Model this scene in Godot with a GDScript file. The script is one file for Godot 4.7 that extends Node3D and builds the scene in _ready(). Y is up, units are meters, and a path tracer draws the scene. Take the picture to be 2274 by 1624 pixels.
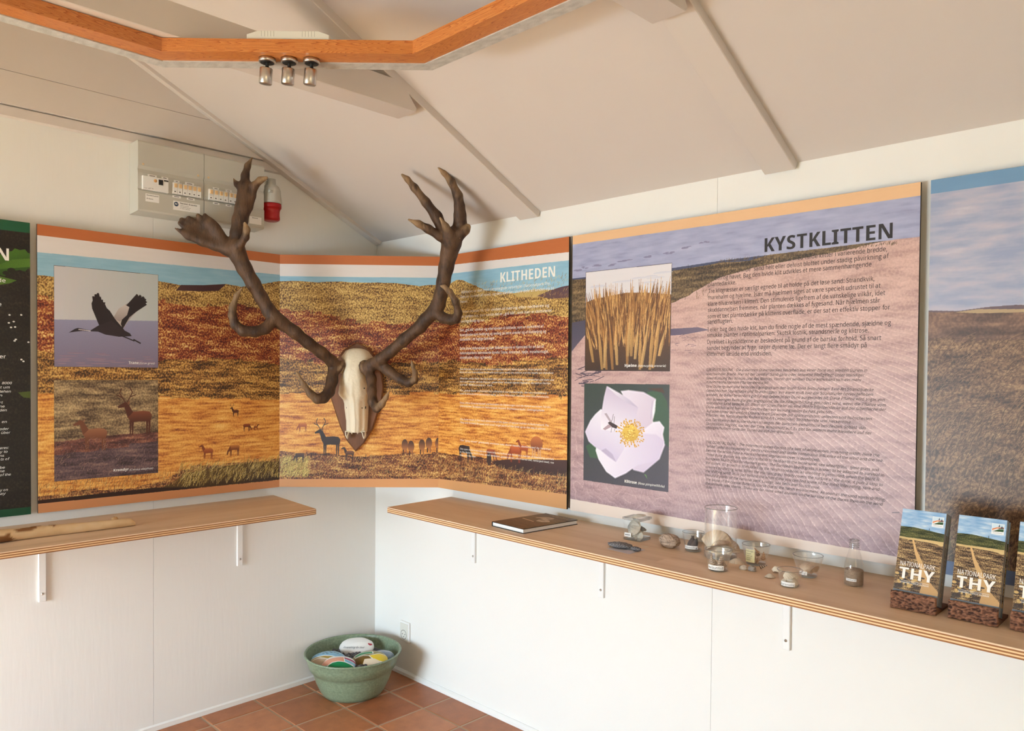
extends Node3D
# A corner of a nature exhibition room: posters, deer trophy, two shelves of shells, a bowl of painted stones, a sloped ceiling.

const UP := Vector3.UP
const SHELF_Y := 0.865
const LEFT := Basis(Vector3(0, 0, -1), Vector3(0, 1, 0), Vector3(1, 0, 0))   # things on the left wall face +x
var M := {}
var used := {}
var rng := RandomNumberGenerator.new()

func _ready() -> void:
	rng.seed = 7
	camera_and_light()
	materials()
	room()
	roof_timber()
	lamp_ring()
	shelves()
	posters()
	trophy()
	fuse_boxes()
	outlet()
	bowl_of_stones()
	left_shelf_things()
	right_shelf_things()
	brochures()

# ------------------------------------------------------------------ camera, light, exposure
func camera_and_light() -> void:
	var cam := Camera3D.new()
	cam.name = "camera"
	cam.projection = Camera3D.PROJECTION_FRUSTUM
	cam.near = 0.05
	cam.far = 60.0
	cam.size = 0.05 * 1624.0 / 1698.56
	cam.frustum_offset = Vector2(0.0, 0.05 * 49.6 / 1698.56)
	cam.transform = Transform3D(Basis(Vector3(0.7137, 0.0082, -0.7004), Vector3(-0.0193, 0.9998, -0.0081), Vector3(0.7002, 0.0195, 0.7137)).orthonormalized(), Vector3(3.0469, 1.4015, 2.1711))
	add_child(cam)
	cam.current = true
	var env := Environment.new()
	var sky := Sky.new()
	var sm := ProceduralSkyMaterial.new()
	sm.sky_top_color = Color(0.45, 0.6, 0.85)
	sm.sky_horizon_color = Color(0.8, 0.87, 0.95)
	sm.ground_horizon_color = Color(0.62, 0.6, 0.5)
	sm.ground_bottom_color = Color(0.5, 0.46, 0.36)
	sm.sky_energy_multiplier = 1.2
	sky.sky_material = sm
	env.background_mode = Environment.BG_SKY
	env.sky = sky
	env.tonemap_mode = Environment.TONE_MAPPER_LINEAR
	env.tonemap_exposure = 1.06
	env.sdfgi_enabled = true
	env.ssao_enabled = true
	env.ssil_enabled = true
	var we := WorldEnvironment.new()
	we.name = "daylight"
	we.environment = env
	add_child(we)
	# unseen door light placed to brighten the lower walls, and an added side fill
	unseen_area_light("unseen_door_light", Vector3(0.87, 0.8, 4.25), Vector3(0.0, -1.45, -1), Vector2(1.15, 1.5), 20.5, Color(0.835, 0.932, 1.0))
	unseen_area_light("added_side_fill", Vector3(4.34, 1.3, 2.3), Vector3(-1, -0.8, 0), Vector2(1.3, 1.1), 1.6, Color(1.0, 0.86, 0.6))
	# sun through the same unseen door, bounced to the ceiling by tiles made pale
	var sun := DirectionalLight3D.new()
	sun.name = "sun"
	sun.light_energy = 8.6
	sun.light_color = Color(1.0, 0.78, 0.58)
	sun.light_angular_distance = 0.6
	sun.shadow_enabled = true
	add_child(sun)
	sun.look_at_from_position(Vector3(1.5, 3.0, 8.0), Vector3(1.5, 3.0, 8.0) + Vector3(-0.1, -0.85, -0.75), UP)

func unseen_area_light(called: String, at: Vector3, towards: Vector3, size: Vector2, energy: float, color: Color) -> void:
	var l := AreaLight3D.new()
	l.name = called
	l.area_size = size
	l.light_energy = energy
	l.light_color = color
	l.shadow_enabled = true
	add_child(l)
	l.look_at_from_position(at, at + towards, UP)
	l.set("area_range", 12.0)
	l.set("area_attenuation", 2.0)

# ------------------------------------------------------------------ materials and textures
func mat(c: Color, rough := 0.7, metal := 0.0) -> StandardMaterial3D:
	var m := StandardMaterial3D.new()
	m.albedo_color = c
	m.roughness = rough
	m.metallic = metal
	return m

func rgb(r: float, g: float, b: float) -> Color:
	return Color(r / 255.0, g / 255.0, b / 255.0)

# one byte of noise per pixel, stretched sx times across and sy times down
func nz(w: int, h: int, seed_: int, freq: float, sx := 1.0, sy := 1.0, octaves := 4, kind := FastNoiseLite.TYPE_SIMPLEX_SMOOTH) -> PackedByteArray:
	var n := FastNoiseLite.new()
	n.seed = seed_
	n.noise_type = kind
	n.frequency = freq
	n.fractal_octaves = octaves
	var im := n.get_image(maxi(4, int(w / sx)), maxi(4, int(h / sy)))
	im.convert(Image.FORMAT_L8)
	if im.get_width() != w or im.get_height() != h:
		im.resize(w, h, Image.INTERPOLATE_CUBIC)
	return im.get_data()

func ramp(stops: Array) -> PackedByteArray:
	var t := PackedByteArray()
	t.resize(768)
	for i in 256:
		var v := i / 255.0
		var c: Color = stops[0][1]
		for k in range(1, stops.size()):
			var a: float = stops[k - 1][0]
			var b: float = stops[k][0]
			if v >= a:
				c = (stops[k - 1][1] as Color).lerp(stops[k][1], clampf((v - a) / maxf(b - a, 0.001), 0, 1))
		t[i * 3] = int(c.r * 255)
		t[i * 3 + 1] = int(c.g * 255)
		t[i * 3 + 2] = int(c.b * 255)
	return t

func grain_texture(w: int, h: int, seed_: int, stops: Array, sx: float, sy: float, freq := 0.02, fine := 0.35) -> ImageTexture:
	var a := nz(w, h, seed_, freq, sx, sy, 4)
	var b := nz(w, h, seed_ + 9, 0.25, sx * 0.7, sy, 2)
	var r := ramp(stops)
	var d := PackedByteArray()
	d.resize(w * h * 3)
	for i in w * h:
		var v := clampi(int(a[i] * (1.0 - fine) + b[i] * fine), 0, 255) * 3
		d[i * 3] = r[v]
		d[i * 3 + 1] = r[v + 1]
		d[i * 3 + 2] = r[v + 2]
	var im := Image.create_from_data(w, h, false, Image.FORMAT_RGB8, d)
	return ImageTexture.create_from_image(im)

func ring_texture(w: int, h: int, seed_: int, stops: Array, lines: float) -> ImageTexture:   # flat-sawn pine figure
	var a := nz(w, h, seed_, 0.012, 7.0, 1.0, 2)
	var b := nz(w, h, seed_ + 9, 0.3, 14.0, 1.0, 2)
	var r := ramp(stops)
	var d := PackedByteArray()
	d.resize(w * h * 3)
	for i in w * h:
		var ph := (a[i] / 255.0 * 2.2 + float(i / w) / h) * lines
		var f := fposmod(ph, 1.0)
		f = pow(f, 3.0) * 0.75 + b[i] / 255.0 * 0.25
		var v := clampi(int(f * 255), 0, 255) * 3
		d[i * 3] = r[v]
		d[i * 3 + 1] = r[v + 1]
		d[i * 3 + 2] = r[v + 2]
	return ImageTexture.create_from_image(Image.create_from_data(w, h, false, Image.FORMAT_RGB8, d))

func noise_map(seed_: int, freq: float, octaves := 4, size := 512) -> ImageTexture:
	var n := FastNoiseLite.new()
	n.seed = seed_
	n.frequency = freq
	n.fractal_octaves = octaves
	return ImageTexture.create_from_image(n.get_seamless_image(size, size))

func materials() -> void:
	var rough_map := noise_map(3, 0.02, 4)
	var paint := mat(rgb(238, 237, 233), 0.55)
	paint.heightmap_enabled = true
	paint.heightmap_texture = ImageTexture.create_from_image(Image.create_from_data(512, 512, false, Image.FORMAT_L8, nz(512, 512, 5, 0.05, 1.0, 8.0, 4)))
	paint.heightmap_scale = 0.025
	paint.uv1_scale = Vector3(1.6, 1.6, 1.6)
	M.paint = paint
	var cp := mat(rgb(218, 209, 203), 0.75)
	M.ceiling = cp
	M.timber = mat(rgb(218, 209, 202), 0.6)
	M.white = mat(rgb(240, 240, 238), 0.4)
	M.plastic = mat(rgb(226, 224, 214), 0.4)
	M.plastic_grey = mat(rgb(196, 194, 184), 0.45)
	M.black = mat(rgb(22, 20, 20), 0.5)
	M.dark = mat(rgb(52, 44, 36), 0.8)
	M.steel = mat(rgb(200, 196, 190), 0.28, 1.0)
	M.red = mat(rgb(176, 20, 24), 0.3)
	M.paper = mat(rgb(244, 243, 240), 0.7)
	M.ink = mat(rgb(42, 38, 40), 0.6)
	M.grey_ink = mat(rgb(46, 40, 40), 0.6)
	M.white_ink = mat(rgb(240, 238, 232), 0.6)
	M.zinc = mat(rgb(228, 227, 222), 0.45, 0.15)
	M.zinc.albedo_texture = noise_map(21, 0.05, 3, 256)
	M.zinc.albedo_texture = grain_texture(256, 256, 22, [[0.0, rgb(200, 200, 200)], [1.0, rgb(255, 255, 255)]], 2.0, 1.0, 0.03)
	M.zinc.uv1_triplanar = true
	M.zinc.uv1_world_triplanar = true
	M.zinc.uv1_scale = Vector3(5, 5, 5)
	var ply := mat(Color.WHITE, 0.5)
	ply.albedo_texture = grain_texture(1024, 256, 31, [[0.0, rgb(196, 160, 124)], [0.3, rgb(222, 190, 156)], [0.55, rgb(232, 202, 170)], [1.0, rgb(242, 216, 188)]], 24.0, 1.0, 0.02, 0.3)
	ply.uv1_scale = Vector3(0.55, 1.6, 1)
	M.ply = ply
	M.ply_light = mat(rgb(232, 196, 150), 0.7)
	M.ply_dark = mat(rgb(150, 98, 56), 0.75)
	var pine := mat(Color.WHITE, 0.38)
	pine.albedo_texture = ring_texture(1024, 256, 41, [[0.0, rgb(214, 140, 72)], [0.45, rgb(198, 116, 52)], [0.8, rgb(168, 86, 34)], [1.0, rgb(118, 52, 18)]], 5.0)
	pine.uv1_scale = Vector3(1.5, 11, 1)
	pine.clearcoat_enabled = true
	pine.clearcoat = 0.4
	pine.clearcoat_roughness = 0.25
	M.pine = pine
	var plaque := mat(Color.WHITE, 0.4)
	plaque.albedo_texture = grain_texture(256, 256, 51, [[0.0, rgb(96, 58, 34)], [1.0, rgb(138, 88, 54)]], 1.0, 8.0)
	plaque.uv1_scale = Vector3(3, 3, 1)
	M.plaque = plaque
	M.tiles = []
	for c in [rgb(196, 126, 82), rgb(188, 118, 74), rgb(204, 134, 88), rgb(182, 112, 72)]:
		var t := mat(c, 0.42)
		t.albedo_texture = grain_texture(256, 256, 61, [[0.0, rgb(205, 200, 198)], [1.0, rgb(255, 255, 255)]], 1.0, 1.0, 0.02)
		t.heightmap_enabled = true
		t.heightmap_texture = rough_map
		t.heightmap_scale = 0.05
		t.uv1_triplanar = true
		t.uv1_world_triplanar = true
		t.uv1_scale = Vector3(2.2, 2.2, 2.2)
		M.tiles.append(t)
	M.bounce_tile = mat(rgb(222, 196, 148), 0.6)   # out-of-view tiles made pale to bounce warm light onto the ceiling
	M.grout = mat(rgb(186, 160, 134), 0.9)
	var glaze := mat(Color.WHITE, 0.3)
	glaze.albedo_texture = grain_texture(512, 512, 71, [[0.1, rgb(70, 82, 62)], [0.4, rgb(118, 134, 108)], [0.6, rgb(138, 154, 126)], [0.8, rgb(170, 180, 152)], [1.0, rgb(196, 202, 180)]], 1.0, 1.0, 0.03, 0.6)
	glaze.uv1_triplanar = true
	glaze.uv1_scale = Vector3(5, 5, 5)
	M.glaze = glaze
	var glass := mat(Color(0.97, 1.0, 0.99, 0.02), 0.02)
	glass.transparency = BaseMaterial3D.TRANSPARENCY_ALPHA
	M.glass = glass
	var rim := mat(Color(0.36, 0.40, 0.39, 0.28), 0.03)  # grey tint stands in for the dark refraction of thick glass
	rim.transparency = BaseMaterial3D.TRANSPARENCY_ALPHA
	M.glass_rim = rim
	M.shell = mat(rgb(226, 208, 184), 0.55)
	M.shell.vertex_color_use_as_albedo = true
	M.vertex = mat(Color.WHITE, 0.6)
	M.vertex.vertex_color_use_as_albedo = true
	M.vertex_rough = mat(Color.WHITE, 0.9)
	M.vertex_rough.vertex_color_use_as_albedo = true
	var horn := mat(Color.WHITE, 0.62)
	horn.vertex_color_use_as_albedo = true
	horn.albedo_texture = grain_texture(512, 512, 81, [[0.0, rgb(150, 140, 130)], [0.5, rgb(225, 220, 214)], [1.0, rgb(255, 255, 255)]], 1.0, 9.0, 0.05, 0.5)
	horn.heightmap_enabled = true
	horn.heightmap_texture = horn.albedo_texture
	horn.heightmap_scale = 0.6
	horn.uv1_triplanar = true
	horn.uv1_world_triplanar = true
	horn.uv1_scale = Vector3(4, 4, 4)
	M.horn = horn
	M.bone = mat(rgb(236, 224, 198), 0.5)
	M.bone.heightmap_enabled = true
	M.bone.heightmap_texture = rough_map
	M.bone.heightmap_scale = 0.12
	M.bone.uv1_triplanar = true
	M.bone.uv1_scale = Vector3(6, 6, 6)
	M.bark = mat(Color.WHITE, 0.95)
	M.bark.vertex_color_use_as_albedo = true
	M.block_wood = mat(rgb(126, 88, 64), 0.8)

# ------------------------------------------------------------------ names and labels
func numbered(called: String) -> String:
	var n: int = used.get(called, 0)
	used[called] = n + 1
	return called if n == 0 else "%s_%03d" % [called, n]

func tag(o: Node3D, label := "", category := "", group := "", kind := "") -> Node3D:
	if label: o.set_meta("label", label)
	if category: o.set_meta("category", category)
	if group: o.set_meta("group", group)
	if kind: o.set_meta("kind", kind)
	return o

func thing(called: String, label: String, category: String, at := Vector3.ZERO, turn := Basis(), group := "") -> Node3D:
	var o := Node3D.new()
	o.name = numbered(called)
	add_child(o)
	o.transform = Transform3D(turn, at)
	tag(o, label, category, group)
	return o

func obj(called: String, mesh, material, parent: Node3D = self, xf := Transform3D()) -> MeshInstance3D:
	var o := MeshInstance3D.new()
	o.name = numbered(called) if parent == self else called
	if mesh is SurfaceTool:
		mesh = mesh.commit()
	o.mesh = mesh
	if material is Array:
		for i in mini(material.size(), o.mesh.get_surface_count()):
			o.set_surface_override_material(i, material[i])
	else:
		o.material_override = material
	parent.add_child(o, true)
	o.transform = xf
	return o

func struct(called: String, mesh, material, label := "") -> MeshInstance3D:
	var o := obj(called, mesh, material)
	tag(o, label, "", "", "structure")
	return o

# ------------------------------------------------------------------ mesh helpers
func mb() -> SurfaceTool:
	var st := SurfaceTool.new()
	st.begin(Mesh.PRIMITIVE_TRIANGLES)
	return st

func done(st: SurfaceTool) -> ArrayMesh:
	st.generate_normals()
	return st.commit()

# a, b, c counter-clockwise as seen from outside; flat
func tri(st: SurfaceTool, a: Vector3, b: Vector3, c: Vector3, ua := Vector2.ZERO, ub := Vector2.ZERO, uc := Vector2.ZERO) -> void:
	st.set_smooth_group(-1)
	st.set_uv(ua); st.add_vertex(a)
	st.set_uv(uc); st.add_vertex(c)
	st.set_uv(ub); st.add_vertex(b)

func quad(st: SurfaceTool, a: Vector3, b: Vector3, c: Vector3, d: Vector3, u0 := Vector2(0, 1), u1 := Vector2(1, 1), u2 := Vector2(1, 0), u3 := Vector2(0, 0)) -> void:
	tri(st, a, b, c, u0, u1, u2)
	tri(st, a, c, d, u0, u2, u3)

# a polygon (counter-clockwise) in local xy, drawn out from z0 to z1, its front edge chamfered by bev
func extrude(st: SurfaceTool, poly: PackedVector2Array, z0: float, z1: float, bev := 0.0, xf := Transform3D()) -> void:
	if Geometry2D.is_polygon_clockwise(poly):
		poly = poly.duplicate()
		poly.reverse()
	var n := poly.size()
	var inner := poly.duplicate()
	if bev > 0.0:
		for i in n:
			var e0 := (poly[i] - poly[(i + n - 1) % n]).normalized()
			var e1 := (poly[(i + 1) % n] - poly[i]).normalized()
			var n0 := Vector2(-e0.y, e0.x)
			var n1 := Vector2(-e1.y, e1.x)
			var m := (n0 + n1).normalized()
			inner[i] = poly[i] + m * (bev / maxf(0.35, m.dot(n0)))
	var ids := Geometry2D.triangulate_polygon(inner)
	for k in range(0, ids.size(), 3):
		var p := inner[ids[k]]
		var q := inner[ids[k + 1]]
		var r := inner[ids[k + 2]]
		if (q - p).cross(r - p) < 0:
			var s := q
			q = r
			r = s
		tri(st, xf * Vector3(p.x, p.y, z1), xf * Vector3(q.x, q.y, z1), xf * Vector3(r.x, r.y, z1), p, q, r)
		tri(st, xf * Vector3(p.x, p.y, z0), xf * Vector3(r.x, r.y, z0), xf * Vector3(q.x, q.y, z0), p, r, q)
	for i in n:
		var j := (i + 1) % n
		var a := poly[i]
		var b := poly[j]
		var along := a.distance_to(b)
		var h0 := xf * Vector3(a.x, a.y, z0)
		var h1 := xf * Vector3(b.x, b.y, z0)
		var k1 := xf * Vector3(b.x, b.y, z1 - bev)
		var k0 := xf * Vector3(a.x, a.y, z1 - bev)
		quad(st, h0, h1, k1, k0, Vector2(0, z0), Vector2(along, z0), Vector2(along, z1), Vector2(0, z1))
		if bev > 0.0:
			quad(st, k0, k1, xf * Vector3(inner[j].x, inner[j].y, z1), xf * Vector3(inner[i].x, inner[i].y, z1), Vector2(0, z1), Vector2(along, z1), Vector2(along, z1 + bev), Vector2(0, z1 + bev))

func rect(x0: float, y0: float, x1: float, y1: float) -> PackedVector2Array:
	return PackedVector2Array([Vector2(x0, y0), Vector2(x1, y0), Vector2(x1, y1), Vector2(x0, y1)])

func round_rect(x0: float, y0: float, x1: float, y1: float, r: float, steps := 4) -> PackedVector2Array:
	var out := PackedVector2Array()
	for c in [[Vector2(x1 - r, y1 - r), 0.0], [Vector2(x0 + r, y1 - r), PI / 2], [Vector2(x0 + r, y0 + r), PI], [Vector2(x1 - r, y0 + r), PI * 1.5]]:
		for k in steps + 1:
			var a: float = c[1] + PI / 2 * k / steps
			out.append(c[0] + Vector2(cos(a), sin(a)) * r)
	return out

func circle(c: Vector2, r: float, n := 20) -> PackedVector2Array:
	var out := PackedVector2Array()
	for k in n:
		out.append(c + Vector2(cos(TAU * k / n), sin(TAU * k / n)) * r)
	return out

func slab(poly: PackedVector2Array, z0: float, z1: float, bev := 0.0, xf := Transform3D()) -> ArrayMesh:
	var st := mb()
	extrude(st, poly, z0, z1, bev, xf)
	return done(st)

func box(a: Vector3, b: Vector3, bev := 0.0) -> ArrayMesh:   # box between two corners, all edges along z chamfered in front
	var st := mb()
	extrude(st, rect(a.x, a.y, b.x, b.y), a.z, b.z, bev)
	return done(st)

# flat slabs lying in the xz plane: polygon given as (x, -z), from height y0 to y1
const FLAT := Basis(Vector3(1, 0, 0), Vector3(0, 0, -1), Vector3(0, 1, 0))

func grid_mesh(st: SurfaceTool, p: Array, closed: bool, colors: Array = [], uvs: Array = []) -> void:   # rows of points, smooth; rows go up, points counter-clockwise from above
	st.set_smooth_group(0)
	var rows := p.size()
	for i in rows - 1:
		var n: int = p[i].size()
		for j in (n if closed else n - 1):
			var k := (j + 1) % n
			for v in [[i, j], [i + 1, k], [i, k], [i, j], [i + 1, j], [i + 1, k]]:
				if colors:
					st.set_color(colors[v[0]][v[1]])
				if uvs:
					st.set_uv(uvs[v[0]][v[1]])
				st.add_vertex(p[v[0]][v[1]])

func lathe(st: SurfaceTool, profile: Array, n := 32, xf := Transform3D()) -> void:   # profile of (radius, height), from bottom outside upward
	var rows := []
	for q in profile:
		var row := []
		for k in n:
			var a := TAU * k / n
			row.append(xf * Vector3(maxf(q[0], 0.00001) * cos(a), q[1], -maxf(q[0], 0.00001) * sin(a)))
		rows.append(row)
	grid_mesh(st, rows, true)

func turned(profile: Array, n := 32, xf := Transform3D()) -> ArrayMesh:
	var st := mb()
	lathe(st, profile, n, xf)
	return done(st)

func tube(st: SurfaceTool, pts: Array, radii: Array, sides := 8, color := Color.WHITE, color2 = null) -> void:
	var rows := []
	var cols := []
	var ref := Vector3(0.3, 1, 0.2).normalized()
	for i in pts.size():
		var d: Vector3 = (pts[mini(i + 1, pts.size() - 1)] - pts[maxi(i - 1, 0)]).normalized()
		var u := d.cross(ref).normalized()
		var v := u.cross(d).normalized()
		var row := []
		var cr := []
		for k in sides:
			var a := TAU * k / sides
			row.append(pts[i] + (u * cos(a) - v * sin(a)) * radii[i])
			cr.append(color if color2 == null else color.lerp(color2, float(i) / (pts.size() - 1)))
		rows.append(row)
		cols.append(cr)
	grid_mesh(st, rows, true, cols)

func ellipsoid(r: Vector3, n := 20, m := 12, bump := 0.0, seed_ := 1, freq := 3.0) -> ArrayMesh:
	var st := mb()
	var ns := FastNoiseLite.new()
	ns.seed = seed_
	ns.frequency = freq
	var rows := []
	var uvs := []
	for i in m + 1:
		var e := -PI / 2 + PI * i / m
		var row := []
		var ur := []
		for k in n:
			var a := TAU * k / n
			var d := Vector3(cos(e) * cos(a), sin(e), -cos(e) * sin(a))
			d *= 1.0 + bump * ns.get_noise_3dv(d)
			row.append(d * r)
			ur.append(Vector2(d.x * 0.5 + 0.5, d.z * 0.5 + 0.5))
		rows.append(row)
		uvs.append(ur)
	grid_mesh(st, rows, true, [], uvs)
	return done(st)

func lin(c: Color) -> Color:
	return c.srgb_to_linear()

# ------------------------------------------------------------------ lettering: flat print, lines of [text, x, baseline, width] in millimetres from the top left corner of the sheet
var fonts := {}
func font(bold: bool) -> Font:
	if not fonts.has(bold):
		var f := SystemFont.new()
		f.font_names = PackedStringArray(["Droid Sans"])
		f.font_weight = 700 if bold else 400
		fonts[bold] = f
	return fonts[bold]

func lettering(called: String, lines: Array, size: float, m: Material, parent: Node3D, bold := false, slant := 0.0, lift := 0.0004, xf0 := Transform3D()) -> MeshInstance3D:
	var st := mb()
	var px := 40 if size > 25 else 20
	for l in lines:
		var tm := TextMesh.new()
		tm.font = font(bold)
		tm.font_size = px
		tm.pixel_size = size / 1000.0 / px
		tm.depth = 0.0
		tm.curve_step = 1.0
		tm.horizontal_alignment = HORIZONTAL_ALIGNMENT_LEFT
		tm.vertical_alignment = VERTICAL_ALIGNMENT_TOP
		tm.text = l[0]
		var bb := tm.get_aabb()
		var sx := 1.0
		if l.size() > 3 and l[3] > 0:
			sx = l[3] / 1000.0 / maxf(bb.size.x, 0.0001)
		var base := -tm.font.get_ascent(px) * tm.pixel_size
		var b := Basis(Vector3(sx, 0, 0), Vector3(slant, 1, 0), Vector3(0, 0, 1))
		var o := Vector3(l[1] / 1000.0 - bb.position.x * sx, -l[2] / 1000.0, lift) - b * Vector3(0, base, 0)
		st.append_from(tm, 0, xf0 * Transform3D(b, o))
	return obj(called, st.commit(), m, parent)

# ------------------------------------------------------------------ the room
func gable(z: float) -> float:   # ceiling height over the wall foot
	return 2.02 + 0.4913 * minf(z, 4.4 - z)

func wall_piece(st: SurfaceTool, z0: float, z1: float, y0: float, xa: float, xb: float, ytop := -1.0) -> void:   # part of a gable wall between two z, up under the roof
	var p := PackedVector2Array([Vector2(-z1, y0), Vector2(-z0, y0)])
	if ytop > 0.0:
		p.append(Vector2(-z0, ytop)); p.append(Vector2(-z1, ytop))
	else:
		p.append(Vector2(-z0, gable(z0) + 0.04))
		if z0 < 2.2 and z1 > 2.2:
			p.append(Vector2(-2.2, gable(2.2) + 0.04))
		p.append(Vector2(-z1, gable(z1) + 0.04))
	extrude(st, p, xa, xb, 0.0, Transform3D(LEFT, Vector3.ZERO))

func room() -> void:
	# floor: a grout bed with terracotta tiles let into it
	var fl := struct("floor", box(Vector3(-0.12, -0.12, -0.12), Vector3(4.52, -0.0025, 4.52)), M.grout, "terracotta tiled floor with pale grout joints")
	var p := 0.2308
	var shapes := {}
	var rest := mb()
	for i in range(-1, 20):
		for j in range(-1, 20):
			var x0 := maxf(0.111 + p * i + 0.005, 0.003)
			var x1 := minf(0.111 + p * (i + 1) - 0.005, 4.397)
			var z0 := maxf(0.1633 + p * j + 0.005, 0.003)
			var z1 := minf(0.1633 + p * (j + 1) - 0.005, 4.397)
			if x1 - x0 < 0.02 or z1 - z0 < 0.02:
				continue
			var c := Vector3((x0 + x1) / 2, 0, (z0 + z1) / 2)
			var key := "%.3f %.3f" % [x1 - x0, z1 - z0]
			if not shapes.has(key):
				shapes[key] = slab(rect(-(x1 - x0) / 2, -(z1 - z0) / 2, (x1 - x0) / 2, (z1 - z0) / 2), -0.01, 0.0, 0.002, Transform3D(FLAT, Vector3.ZERO))
			var xf := Transform3D(Basis(), c + Vector3(0, rng.randf_range(-0.0006, 0.0004), 0))
			if x0 < 2.6 and z0 < 2.6:
				obj("tile", shapes[key], M.tiles[rng.randi() % 4], fl, xf)
			else:
				rest.append_from(shapes[key], 0, xf)
	obj("bounce_tile_field", rest.commit(), M.bounce_tile, fl).set_meta("kind", "stuff")  # out-of-view tiles, paler than the rest to warm the ceiling by bounce

	# left (gable) wall
	var st := mb()
	wall_piece(st, -0.12, 1.0365, -0.1, -0.12, 0.0)
	var wl := struct("wall_left", done(st), M.paint, "white painted board wall with a gable top, left of the corner")
	st = mb(); wall_piece(st, 1.0375, 4.52, -0.1, -0.12, 0.0); obj("wall_panel", done(st), M.paint, wl)
	# boarding over the upper part of the gable, its foot standing proud with a dark joint under it
	st = mb()
	extrude(st, PackedVector2Array([Vector2(-3.7, 2.405), Vector2(-0.7, 2.405), Vector2(-2.2, 3.15)]), 0.0, 0.018, 0.001, Transform3D(LEFT, Vector3.ZERO))
	obj("upper_board", done(st), M.timber, wl)
	st = mb()
	extrude(st, PackedVector2Array([Vector2(-3.9, 2.293), Vector2(-0.5, 2.293), Vector2(-0.74, 2.404), Vector2(-3.66, 2.404)]), 0.0, 0.019, 0.001, Transform3D(LEFT, Vector3.ZERO))
	obj("upper_board", done(st), M.timber, wl)
	st = mb()
	extrude(st, PackedVector2Array([Vector2(0.0, 2.25), Vector2(0.010, 2.256), Vector2(0.010, 2.288), Vector2(0.0, 2.288)]), 0.4, 3.95)
	obj("cover_strip", done(st), M.timber, wl)

	# right (eaves) wall, in two boards with a hairline joint
	var wr := struct("wall_right", box(Vector3(0.0, -0.1, -0.12), Vector3(1.8135, 2.07, 0.0)), M.paint, "white painted board wall right of the corner, under the sloping ceiling")
	obj("wall_panel", box(Vector3(1.8145, -0.1, -0.12), Vector3(4.52, 2.07, 0.0)), M.paint, wr)
	# walls behind the camera
	var wb := struct("wall_back", box(Vector3(-0.12, -0.1, 4.4), Vector3(0.3, 2.07, 4.52)), M.paint, "white wall behind the viewer")
	obj("wall_panel", box(Vector3(1.45, -0.1, 4.4), Vector3(4.52, 2.07, 4.52)), M.paint, wb)
	obj("wall_panel", box(Vector3(0.3, 2.0, 4.4), Vector3(1.45, 2.07, 4.52)), M.paint, wb)
	st = mb()
	wall_piece(st, -0.12, 1.65, -0.1, 4.4, 4.52); wall_piece(st, 2.95, 4.52, -0.1, 4.4, 4.52)
	wall_piece(st, 1.65, 2.95, -0.1, 4.4, 4.52, 0.9); wall_piece(st, 1.65, 2.95, 2.0, 4.4, 4.52)
	struct("wall_side", done(st), M.paint, "white gable wall to the right of the viewer")
	# glazing
	glazing("unseen_door_1", Transform3D(Basis(), Vector3(0, 0, 4.45)), 0.3, 1.45, 0.0, 2.0, "unseen glass door in the wall behind the viewer")  # out of view, its place chosen to light the corner
	glazing("added_window_1", Transform3D(LEFT, Vector3(4.45, 0, 0)), -2.95, -1.65, 0.9, 2.0, "added unseen window in the side wall")  # window added to go with the fill on the left wall
	# ceiling: two slopes that meet at a ridge
	st = mb()
	extrude(st, PackedVector2Array([Vector2(0.12, 1.961), Vector2(0.12, 2.10), Vector2(-2.2, 3.24), Vector2(-2.2, 3.1009)]), -0.12, 4.52, 0.0, Transform3D(LEFT, Vector3.ZERO))
	var ce := struct("ceiling", done(st), M.ceiling, "cream painted sloping ceiling rising from the right wall")
	st = mb()
	extrude(st, PackedVector2Array([Vector2(-2.2, 3.1009), Vector2(-2.2, 3.24), Vector2(-4.52, 2.10), Vector2(-4.52, 1.961)]), -0.12, 4.52, 0.0, Transform3D(LEFT, Vector3.ZERO))
	obj("ceiling_slope", done(st), M.ceiling, ce)
	# skirting strips
	st = mb()
	extrude(st, PackedVector2Array([Vector2(0, 0), Vector2(0.011, 0), Vector2(0.011, 0.014), Vector2(0.004, 0.022), Vector2(0, 0.022)]), 0.0, 4.4, 0.0, Transform3D(Basis(Vector3(0, 0, 1), Vector3(0, 1, 0), Vector3(-1, 0, 0)), Vector3(4.4, 0, 0)))
	struct("baseboard_right", done(st), M.white, "low white skirting strip along the right wall")
	st = mb()
	extrude(st, PackedVector2Array([Vector2(0, 0), Vector2(0.005, 0), Vector2(0.005, 0.018), Vector2(0, 0.024)]), 0.012, 4.4)
	struct("baseboard_left", done(st), M.paint, "thin white skirting strip along the left wall")

func glazing(called: String, xf: Transform3D, x0: float, x1: float, y0: float, y1: float, label: String) -> void:
	var st := mb()
	for r in [rect(x0, y0, x0 + 0.07, y1), rect(x1 - 0.07, y0, x1, y1), rect(x0 + 0.07, y0, x1 - 0.07, y0 + 0.07), rect(x0 + 0.07, y1 - 0.07, x1 - 0.07, y1), rect((x0 + x1) / 2 - 0.04, y0 + 0.07, (x0 + x1) / 2 + 0.04, y1 - 0.07)]:
		extrude(st, r, -0.03, 0.03, 0.004, xf)
	var o := struct(called, done(st), M.white, label)
	for r in [rect(x0 + 0.07, y0 + 0.07, (x0 + x1) / 2 - 0.04, y1 - 0.07), rect((x0 + x1) / 2 + 0.04, y0 + 0.07, x1 - 0.07, y1 - 0.07)]:
		obj("pane", slab(r, -0.003, 0.003, 0.0, xf), M.glass, o)

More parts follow.
